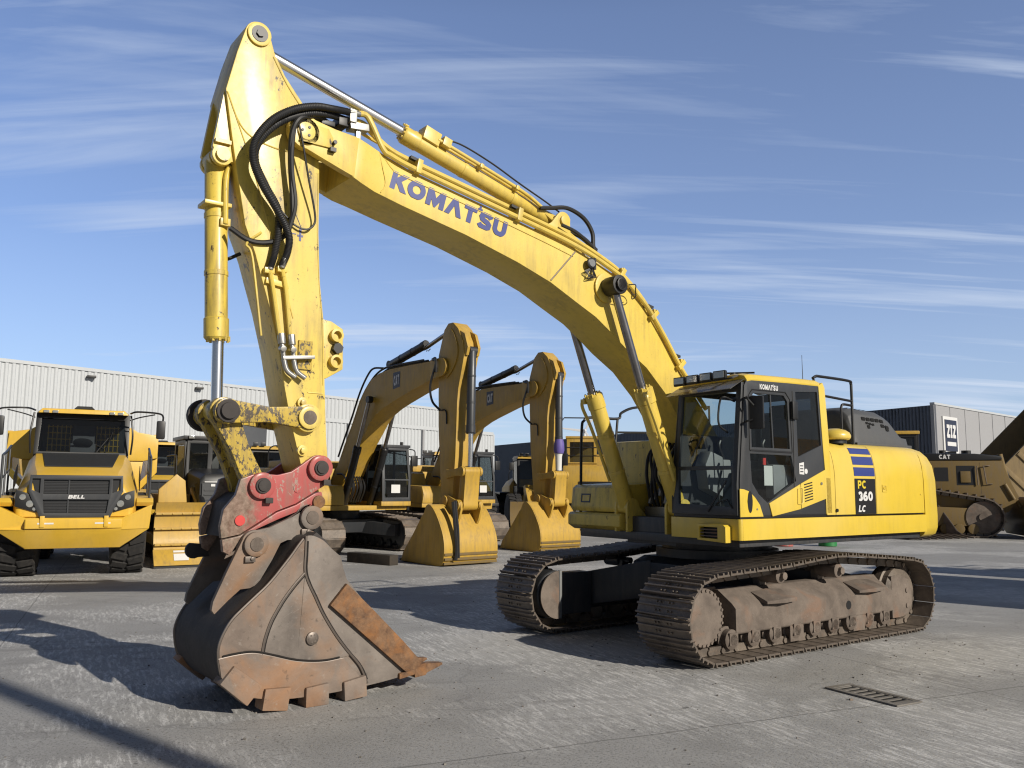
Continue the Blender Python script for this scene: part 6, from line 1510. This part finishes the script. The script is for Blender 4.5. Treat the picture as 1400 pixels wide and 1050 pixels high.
# ---- the big dozer at right
def big_dozer(loc, rz, label):
    t = thing('bulldozer', label, 'bulldozer', loc, rz)
    for s in (1, -1):
        b = B(); p = [(-3.2, .05), (.6, .05)] + arc2(.57, .80, .74, -85, 80, 10) + [(-1.0, 1.82), (-2.2, 2.05)] + arc2(-2.5, 1.65, .5, 75, 170, 6) + arc2(-3.3, .75, .70, 150, 265, 6)
        q = resample(p, 40)
        for i in range(40):
            a, c = q[i], q[(i + 1) % 40]; d = V((c[0] - a[0], 0, c[1] - a[1])); Ld = d.length; d.normalize(); o = V((d.z, 0, -d.x)); m = Matrix((d, V((0, 1, 0)), -o)).transposed(); mid = V(((a[0] + c[0]) / 2, s * 1.25, (a[1] + c[1]) / 2))
            b.obox(mid, Ld * .98, .7, .05, m); b.obox(mid + o * .06 - d * Ld * .35, .05, .7, .09, m); b.obox(mid - o * .08, Ld * .85, .25, .12, m)
        b.build('track', 'track', t)
        b = B(); b.cyl((.57, s * 1.0, .80), (.57, s * 1.45, .80), .62, seg=28); b.cyl((.57, s * 1.45, .80), (.57, s * 1.5, .80), .16, seg=14); b.build('idler', 'dust', t)
        b = B(); b.prism([(-3.0, .45), (.2, .45), (.3, .8), (.1, 1.15), (-2.6, 1.25)], s * 1.05, s * 1.42)
        for k in range(7): b.cyl((-2.8 + .5 * k, s * 1.0, .34), (-2.8 + .5 * k, s * 1.5, .34), .2, seg=14)
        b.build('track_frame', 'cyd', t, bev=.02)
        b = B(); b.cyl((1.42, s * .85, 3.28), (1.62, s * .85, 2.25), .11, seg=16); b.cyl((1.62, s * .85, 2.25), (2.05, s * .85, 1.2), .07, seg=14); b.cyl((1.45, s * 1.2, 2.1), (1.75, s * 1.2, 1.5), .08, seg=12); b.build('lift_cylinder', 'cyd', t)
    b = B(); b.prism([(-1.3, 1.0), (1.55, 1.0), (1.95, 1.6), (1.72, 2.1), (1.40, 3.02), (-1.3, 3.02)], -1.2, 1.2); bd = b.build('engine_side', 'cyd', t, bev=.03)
    b = B(); b.prism([(-1.4, 3.03), (.45, 3.03), (1.42, 3.06), (1.40, 3.2), (.45, 3.30), (-1.4, 3.32)], -1.22, 1.22); b.build('engine_hood', 'black', t, bev=.04)
    b = B(); letters(b, 'CAT', (-.86, -1.226, 3.09), (.42, 0, 0), (0, 0, .17), .27); b.build('hood_lettering', 'wpaint', t, smooth=False)
    b = B()
    for x0, x1, z0, z1 in ((-1.05, -.55, 2.2, 2.75), (-.25, .42, 2.05, 2.82)): b.box(x0, x1, -1.206, -1.195, z0, z1)
    b.build('side_recess', 'black', bd, split=True)
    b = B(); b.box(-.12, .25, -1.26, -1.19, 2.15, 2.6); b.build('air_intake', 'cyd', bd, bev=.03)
    b = B(); b.tube([(.50, -1.25, 2.05), (.47, -1.27, 2.75), (.5, -1.25, 2.8)], .02, 6, False); b.tube([(.95, -1.22, 2.82), (.72, -1.27, 2.82), (.80, -1.27, 2.10), (1.02, -1.22, 2.1)], .022, 6, False); b.build('grab_rail', 'dust', bd)
    b = B(); b.quad([(.62, -1.203, 1.7), (.624, -1.203, 1.7), (.604, -1.203, 2.95), (.6, -1.203, 2.95)]); b.build('panel_seam', 'black', bd)
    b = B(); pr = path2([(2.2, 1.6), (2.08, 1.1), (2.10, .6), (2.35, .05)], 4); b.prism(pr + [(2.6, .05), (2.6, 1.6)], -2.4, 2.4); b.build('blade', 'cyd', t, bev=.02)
    b = B()
    for k in range(8): b.tube([(1.5, -.6 + .15 * k, 3.0), (1.75 + .03 * (k % 3), -.6 + .15 * k, 2.5), (1.75, -.6 + .15 * k, 1.9)], .03, 6)
    b.build('front_hose', 'rubber', t)
    b = B(); b.plate([(-1.05, 2.6), (1.05, 2.6), (1.0, 4.1), (-1.0, 4.1)], [[(-.9, 2.9), (.9, 2.9), (.87, 3.98), (-.87, 3.98)]], lambda u, v, w: (-1.6 + w, u, v), .06)
    for s in (1, -1): b.plate([(-1.6, 2.2), (-1.6, 4.1), (-3.2, 4.1), (-3.2, 2.2)], [[(-1.72, 2.8), (-1.72, 3.98), (-2.35, 3.98), (-2.35, 2.8)], [(-2.5, 2.8), (-2.5, 3.98), (-3.08, 3.98), (-3.08, 2.8)]], lambda u, v, w, s=s: (u, s * (1.0 + w), v), .05)
    cb_ = b.build('cab', 'black', t, bev=.012)
    b = B(); b.box(-3.35, -1.5, -1.12, 1.12, 4.1, 4.24); b.build('cab_roof', 'cy', cb_, bev=.04)
    b = B(); b.quad([(-1.65, -1.02, 2.75), (-3.15, -1.02, 2.75), (-3.15, -1.02, 4.02), (-1.65, -1.02, 4.02)]); b.build('side_window', 'glassd', cb_)
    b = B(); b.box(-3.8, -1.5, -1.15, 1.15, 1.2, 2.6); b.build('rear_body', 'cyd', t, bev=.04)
    b = B(); b.cyl((.3, -.5, 3.3), (.3, -.5, 3.45), .18, seg=16); b.cyl((-.4, .4, 3.3), (-.4, .4, 3.5), .14, seg=16); b.box(-.2, .1, .2, .7, 3.31, 3.45); b.build('exhaust', 'black', t)
    return t
big_dozer((18.3, 35.5, 0), R(75 - 90), 'big dusty bulldozer with dark hood in shade at the right, seen from its side')

# ---- loose rusty loader bucket with teeth in front of it
t = thing('loader_bucket', 'rusty brown loader bucket with long pale teeth lying before the shaded bulldozer', 'bucket', (15.75, 33.9, 0), R(-65))
b = B(); pr = path2([(-.35, 1.45), (-.75, 1.0), (-.8, .5), (-.5, .12), (.2, .05), (.95, .05)], 4)
b.prism(pr + [(p[0] + .06, p[1] + .03) for p in pr[::-1]], -1.45, 1.45); b.build('bucket_shell', 'dust', t, ang=40)
for s in (1, -1):
    b = B(); b.prism(pr + [(.75, .25), (.3, .8), (-.15, 1.35)], s * 1.42, s * 1.47); b.build('bucket_side', 'dust', t, bev=.006)
    b = B(); b.tube([(.98, s * 1.45, .12), (.72, s * 1.45, .27), (.28, s * 1.45, .82), (-.17, s * 1.45, 1.37)], .03, 6, False); b.build('side_edge', 'weld', t)
for k in range(8):
    y = -1.4 + .4 * k; b = B(); b.loft([[(x, y + q * h, z + e * v) for q, e in ((-1, -1), (1, -1), (1, 1), (-1, 1))] for x, z, h, v in ((.6, .12, .06, .05), (1.0, .10, .06, .05), (1.5, .05, .03, .02))]); b.build('tooth', 'weld', t)

# ---- small things on the yard
t = thing('drain_grate', 'cast iron slotted drain grate set in the concrete right of the track', 'drain', (3.30, 8.10, 0), math.atan2(7.713 - 8.296, 3.325 - 3.002) * 0 + atan2(-.583, .323))
L_, W_ = .72, .30
b = B(); b.plate([(-.39, -.17), (.39, -.17), (.39, .17), (-.39, .17)], [[(-.335, -.12), (.335, -.12), (.335, .12), (-.335, .12)]], lambda u, v, w: (u, v, .004 + w), .012); b.build('frame', 'cast', t)
b = B(); sl_ = [[(-.305 + k * .09, -.10), (-.248 + k * .09, -.10), (-.248 + k * .09, .10), (-.305 + k * .09, .10)] for k in range(7)]
b.plate([(-.33, -.115), (.33, -.115), (.33, .115), (-.33, .115)], sl_, lambda u, v, w: (u, v, .004 + w), .008); b.build('grate', 'cast', t)
b = B(); b.quad([(-.33, -.115, .0045), (.33, -.115, .0045), (.33, .115, .0045), (-.33, .115, .0045)]); b.build('drain_pit', 'pit', t)
b = B(); b.box(-.75, .75, -.14, .14, .0, .24); o = b.build('timber_block', 'wood', bev=.015); o.location = (-3.35, 21.1, 0); o.rotation_euler = (0, 0, R(-38)); tag(o, 'dark timber block lying on the ground left of the nearer amber bucket', 'timber')
t = thing('barrel', 'green barrel standing behind the yellow excavator, seen under its skirt', 'barrel', (10.4, 28.6, 0)); b = B(); b.lathe([(0, .27), (.02, .29), (.28, .28), (.30, .30), (.33, .28), (.58, .28), (.60, .30), (.63, .28), (.88, .29), (.90, .27)], (0, 0, 0), (0, 0, 1), 28); b.build('drum', 'green', t)
b = B(); b.lathe([(0, .26), (.015, .25)], (0, 0, .902), (0, 0, 1), 24); b.build('lid', 'green', t)
t2 = thing('barrel', 'rusty red barrel standing behind the yellow excavator, left of the green one', 'barrel', (8.9, 28.4, 0)); b = B(); b.lathe([(0, .27), (.02, .29), (.28, .28), (.30, .30), (.33, .28), (.58, .28), (.60, .30), (.63, .28), (.88, .29), (.90, .27)], (0, 0, 0), (0, 0, 1), 28); b.build('drum', 'red', t2)
b = B(); b.lathe([(0, .26), (.015, .25)], (0, 0, .902), (0, 0, 1), 24); b.build('lid', 'red', t2)

# lamp post behind the photographer: its shadow crosses the lower left of the yard
t = thing('lamp_post', 'tall steel lamp post standing beyond the lower right of the view', 'lamp post', (9.75, -3.95, 0), R(135))
b = B(); b.cyl((0, 0, 0), (0, 0, 10.6), .17, .13, 16); b.cyl((0, 0, 0), (0, 0, .05), .25, seg=16); b.build('post', 'galv', t)
b = B(); b.tube([(0, 0, 10.5), (.4, 0, 10.75), (1.0, 0, 10.8)], .05, 8); b.tube([(0, 0, 10.5), (-.4, 0, 10.75), (-1.0, 0, 10.8)], .05, 8); b.build('arm', 'galv', t)
for s in (1, -1):
    b = B(); b.obox((s * 1.25, 0, 10.8), .9, .34, .14); b.build('lamp_head', 'galv', t, bev=.03)

# =================================================================== BUILDINGS
def corrugated(p0, p1, z0, z1, pitch, depth, mat, name, parent, outn):
    """trapezoidal sheet between two ground points"""
    p0, p1 = V((*p0, 0)), V((*p1, 0)); d = (p1 - p0); L = d.length; d.normalize(); n = V((*outn, 0)).normalized()
    b = B(); k = 0; s = 0; prof = []
    while s < L:
        prof += [(s, 0), (s + pitch * .35, 0), (s + pitch * .5, depth), (s + pitch * .85, depth)]; s += pitch
    va = [b.bm.verts.new(p0 + d * a + n * q + V((0, 0, z0))) for a, q in prof]; vb = [b.bm.verts.new(p0 + d * a + n * q + V((0, 0, z1))) for a, q in prof]
    for i in range(len(prof) - 1): b.face([va[i], va[i + 1], vb[i + 1], vb[i]])
    return b.build(name, mat, parent, smooth=False)
def wall_block(b, p0, p1, z0, z1, th, outn):
    p0, p1, n = V((*p0, 0)), V((*p1, 0)), V((*outn, 0)).normalized() * -th
    b.hexa([p0 + V((0, 0, z0)), p1 + V((0, 0, z0)), p1 + n + V((0, 0, z0)), p0 + n + V((0, 0, z0))], [p0 + V((0, 0, z1)), p1 + V((0, 0, z1)), p1 + n + V((0, 0, z1)), p0 + n + V((0, 0, z1))])
WH = thing('warehouse', 'long white corrugated warehouse behind the parked machines at the left', 'building', (0, 0, 0))
A0, A1 = (-48.0, 24.4), (-5.6, 80.2); on = (.795, -.605)
corrugated(A0, A1, 0, 8.95, .40, .07, 'cladw', 'wall', WH, on)
b = B(); a0 = V((*A0, 0)) - V((*on, 0)) * .05; a1 = V((*A1, 0)) - V((*on, 0)) * .05; wall_block(b, a0[:2], a1[:2], 0, 8.93, 20, on); b.build('roof', 'cladg', WH)
b = B(); f0 = V((*A0, 0)) + V((*on, 0)) * .11; f1 = V((*A1, 0)) + V((*on, 0)) * .11; wall_block(b, f0[:2], f1[:2], 8.80, 9.0, .2, on); b.build('eaves_trim', 'cladw', WH)
dW = (V((*A1, 0)) - V((*A0, 0))).normalized()
for s_ in (35.9, 43.4):
    # floodlights fixed under the eaves
    p = V((*A0, 0)) + dW * s_ + V((*on, 0)) * .25
    b = B(); b.obox(p + V((0, 0, 8.45)), .5, .4, .16, Matrix.Rotation(R(35), 3, 'Z')); b.build('floodlight', 'black', WH, bev=.03)
AN = thing('warehouse_annex', 'lower white corrugated annex with pale eaves in front of the warehouse', 'building', (0, 0, 0))
N0, N1 = (-16.75, 58.7), (-1.75, 78.6)
corrugated(N0, N1, 0, 6.6, .40, .07, 'cladw', 'wall', AN, on)
b = B(); a0 = V((*N0, 0)) - V((*on, 0)) * .05; a1 = V((*N1, 0)) - V((*on, 0)) * .05; wall_block(b, a0[:2], a1[:2], 0, 6.58, 3.0, on); b.build('roof', 'cladg', AN)
b = B(); f0 = V((*N0, 0)) + V((*on, 0)) * .12; f1 = V((*N1, 0)) + V((*on, 0)) * .12; wall_block(b, f0[:2], f1[:2], 6.50, 6.78, .2, on); b.build('eaves_trim', 'cladw', AN)
for dep in (64.5, 71.0):
    p = V((*N0, 0)) + dW * ((dep - N0[1]) / dW.y) + V((*on, 0)) * .13
    b = B(); b.cyl(p, p + V((0, 0, 6.5)), .09, seg=10); b.build('downpipe', 'cladg', AN)
SH = thing('office_shed', 'dark clad shed with pale end wall carrying a framed sign', 'building', (0, 0, 0))
S0, S1, S2 = V((36.0, 73.0)), V((-3.1, 152.0)), V((60.0, 94.8))
dL = (S1 - S0).normalized(); nL = V((-dL.y, dL.x)); nL = nL if nL.y < 0 else -nL
dR = (S2 - S0).normalized(); nR = V((dR.y, -dR.x)); nR = nR if nR.y < 0 else -nR
b = B(); wall_block(b, S0, S1, 0, 9.05, .3, nL); wl = b.build('side_wall', 'cladd', SH)
corrugated(S0 + dL * .3, S1, 0, 9.0, .35, .02, 'cladd', 'cladding', SH, nL)
b = B(); wall_block(b, S0 + nR * .02, S2, 0, 9.1, .3, nR); b.build('end_wall', 'cladg', SH)
b = B()
for k in range(1, 9): q = S0 + dR * (k * 3.4) + nR * .025; b.bar((q.x, q.y, 0), (q.x, q.y, 9.05), .03, .03)
b.build('panel_joint', 'cladd', SH)
b = B(); wall_block(b, S0 + nR * .10 + nL * .0, S2 + nR * .10, 9.1, 9.28, .4, nR); b.build('eaves_trim', 'cladw', SH)
b = B(); q = S0 + dL * .4 + dR * .4; b.face([b.bm.verts.new((*p, 9.0)) for p in (q, q + dL * 85, q + dL * 85 + dR * 30, q + dR * 30)]); b.build('roof', 'cladg', SH)
# framed sign on the end wall
u3 = V((dR.x, dR.y, 0)); n3 = V((nR.x, nR.y, 0))
def sgn(d0, d1, z0, z1, off, name, mat, par):
    q = V((S0.x, S0.y, 0)); b = B(); b.hexa([q + u3 * d0 + n3 * .03 + V((0, 0, z0)), q + u3 * d1 + n3 * .03 + V((0, 0, z0)), q + u3 * d1 + n3 * .03 + V((0, 0, z1)), q + u3 * d0 + n3 * .03 + V((0, 0, z1))], [q + u3 * d0 + n3 * off + V((0, 0, z0)), q + u3 * d1 + n3 * off + V((0, 0, z0)), q + u3 * d1 + n3 * off + V((0, 0, z1)), q + u3 * d0 + n3 * off + V((0, 0, z1))])
    return b.build(name, mat, par)
sg = sgn(1.55, 4.75, 4.9, 8.20, .12, 'sign', 'wpaint', SH)
sgn(1.85, 4.45, 5.2, 7.92, .15, 'sign_panel', 'dblue', sg)
b = B(); q = V((S0.x, S0.y, 0)) + n3 * .17; letters(b, 'ZIZ', q + u3 * 2.15 + V((0, 0, 6.35)), u3 * 2.0, V((0, 0, 1.15)), .30, .04); b.build('sign_lettering', 'wpaint', sg, smooth=False)
sgn(2.2, 4.1, 5.65, 6.0, .17, 'sign_strip', 'wpaint', sg)
# wind turbine far away
t = thing('wind_turbine', 'distant white wind turbine above the dark shed roof', 'wind turbine', (50.9, 600, 0))
b = B(); b.cyl((0, 0, 0), (0, 0, 41), 1.6, .9, 20); b.build('tower', 'turb', t)
b = B(); b.box(-1.2, 1.2, -2.5, 3.5, 39.8, 42.2); nc = b.build('nacelle', 'turb', t, bev=.4)
b = B(); b.lathe([(0, 1.3), (1.2, 1.1), (2.0, .2)], (0, -2.4, 41), (0, -1, 0), 16); b.build('hub', 'turb', nc)
for a in (54, 174, 294):
    d = V((cos(R(a)), 0, sin(R(a)))); n_ = V((-d.z, 0, d.x)); c = V((0, -3.2, 41)); b = B()
    b.loft([[c + d * r + n_ * (w1) + V((0, .25, 0)), c + d * r - n_ * w2 + V((0, .25, 0)), c + d * r - n_ * w2 - V((0, .25, 0)), c + d * r + n_ * w1 - V((0, .25, 0))] for r, w1, w2 in ((.8, .5, .5), (4, 1.2, .5), (14, .8, .3), (24, .3, .1))]); b.build('blade', 'turb', t, bev=.05)

# loose grit and crumbs of dried mud on the yard
b = B(); rg = random.Random(11)
for k in range(520):
    if k < 240: x, y = rg.uniform(-5, 6), rg.uniform(4.6, 15)
    elif k < 400: x, y = 3.0 + rg.gauss(0, 1.6), 10.3 + rg.gauss(0, 1.0)
    else: x, y = -1.6 + rg.gauss(0, 1.0), 8.3 + rg.gauss(0, .8)
    r = rg.uniform(.003, .008) * (1.6 if rg.random() < .08 else 1)
    m = Matrix.Rotation(rg.uniform(0, 6), 3, 'Z') @ Matrix.Rotation(rg.uniform(-.4, .4), 3, 'X')
    b.obox((x, y, r * .5), r * 2, r * rg.uniform(1.2, 2), r * 1.3, m)
gr = b.build('loose_grit', 'cast', smooth=False); gr['kind'] = 'stuff'; gr['label'] = 'loose grit and crumbs of dried mud scattered on the concrete'; gr['category'] = 'grit'
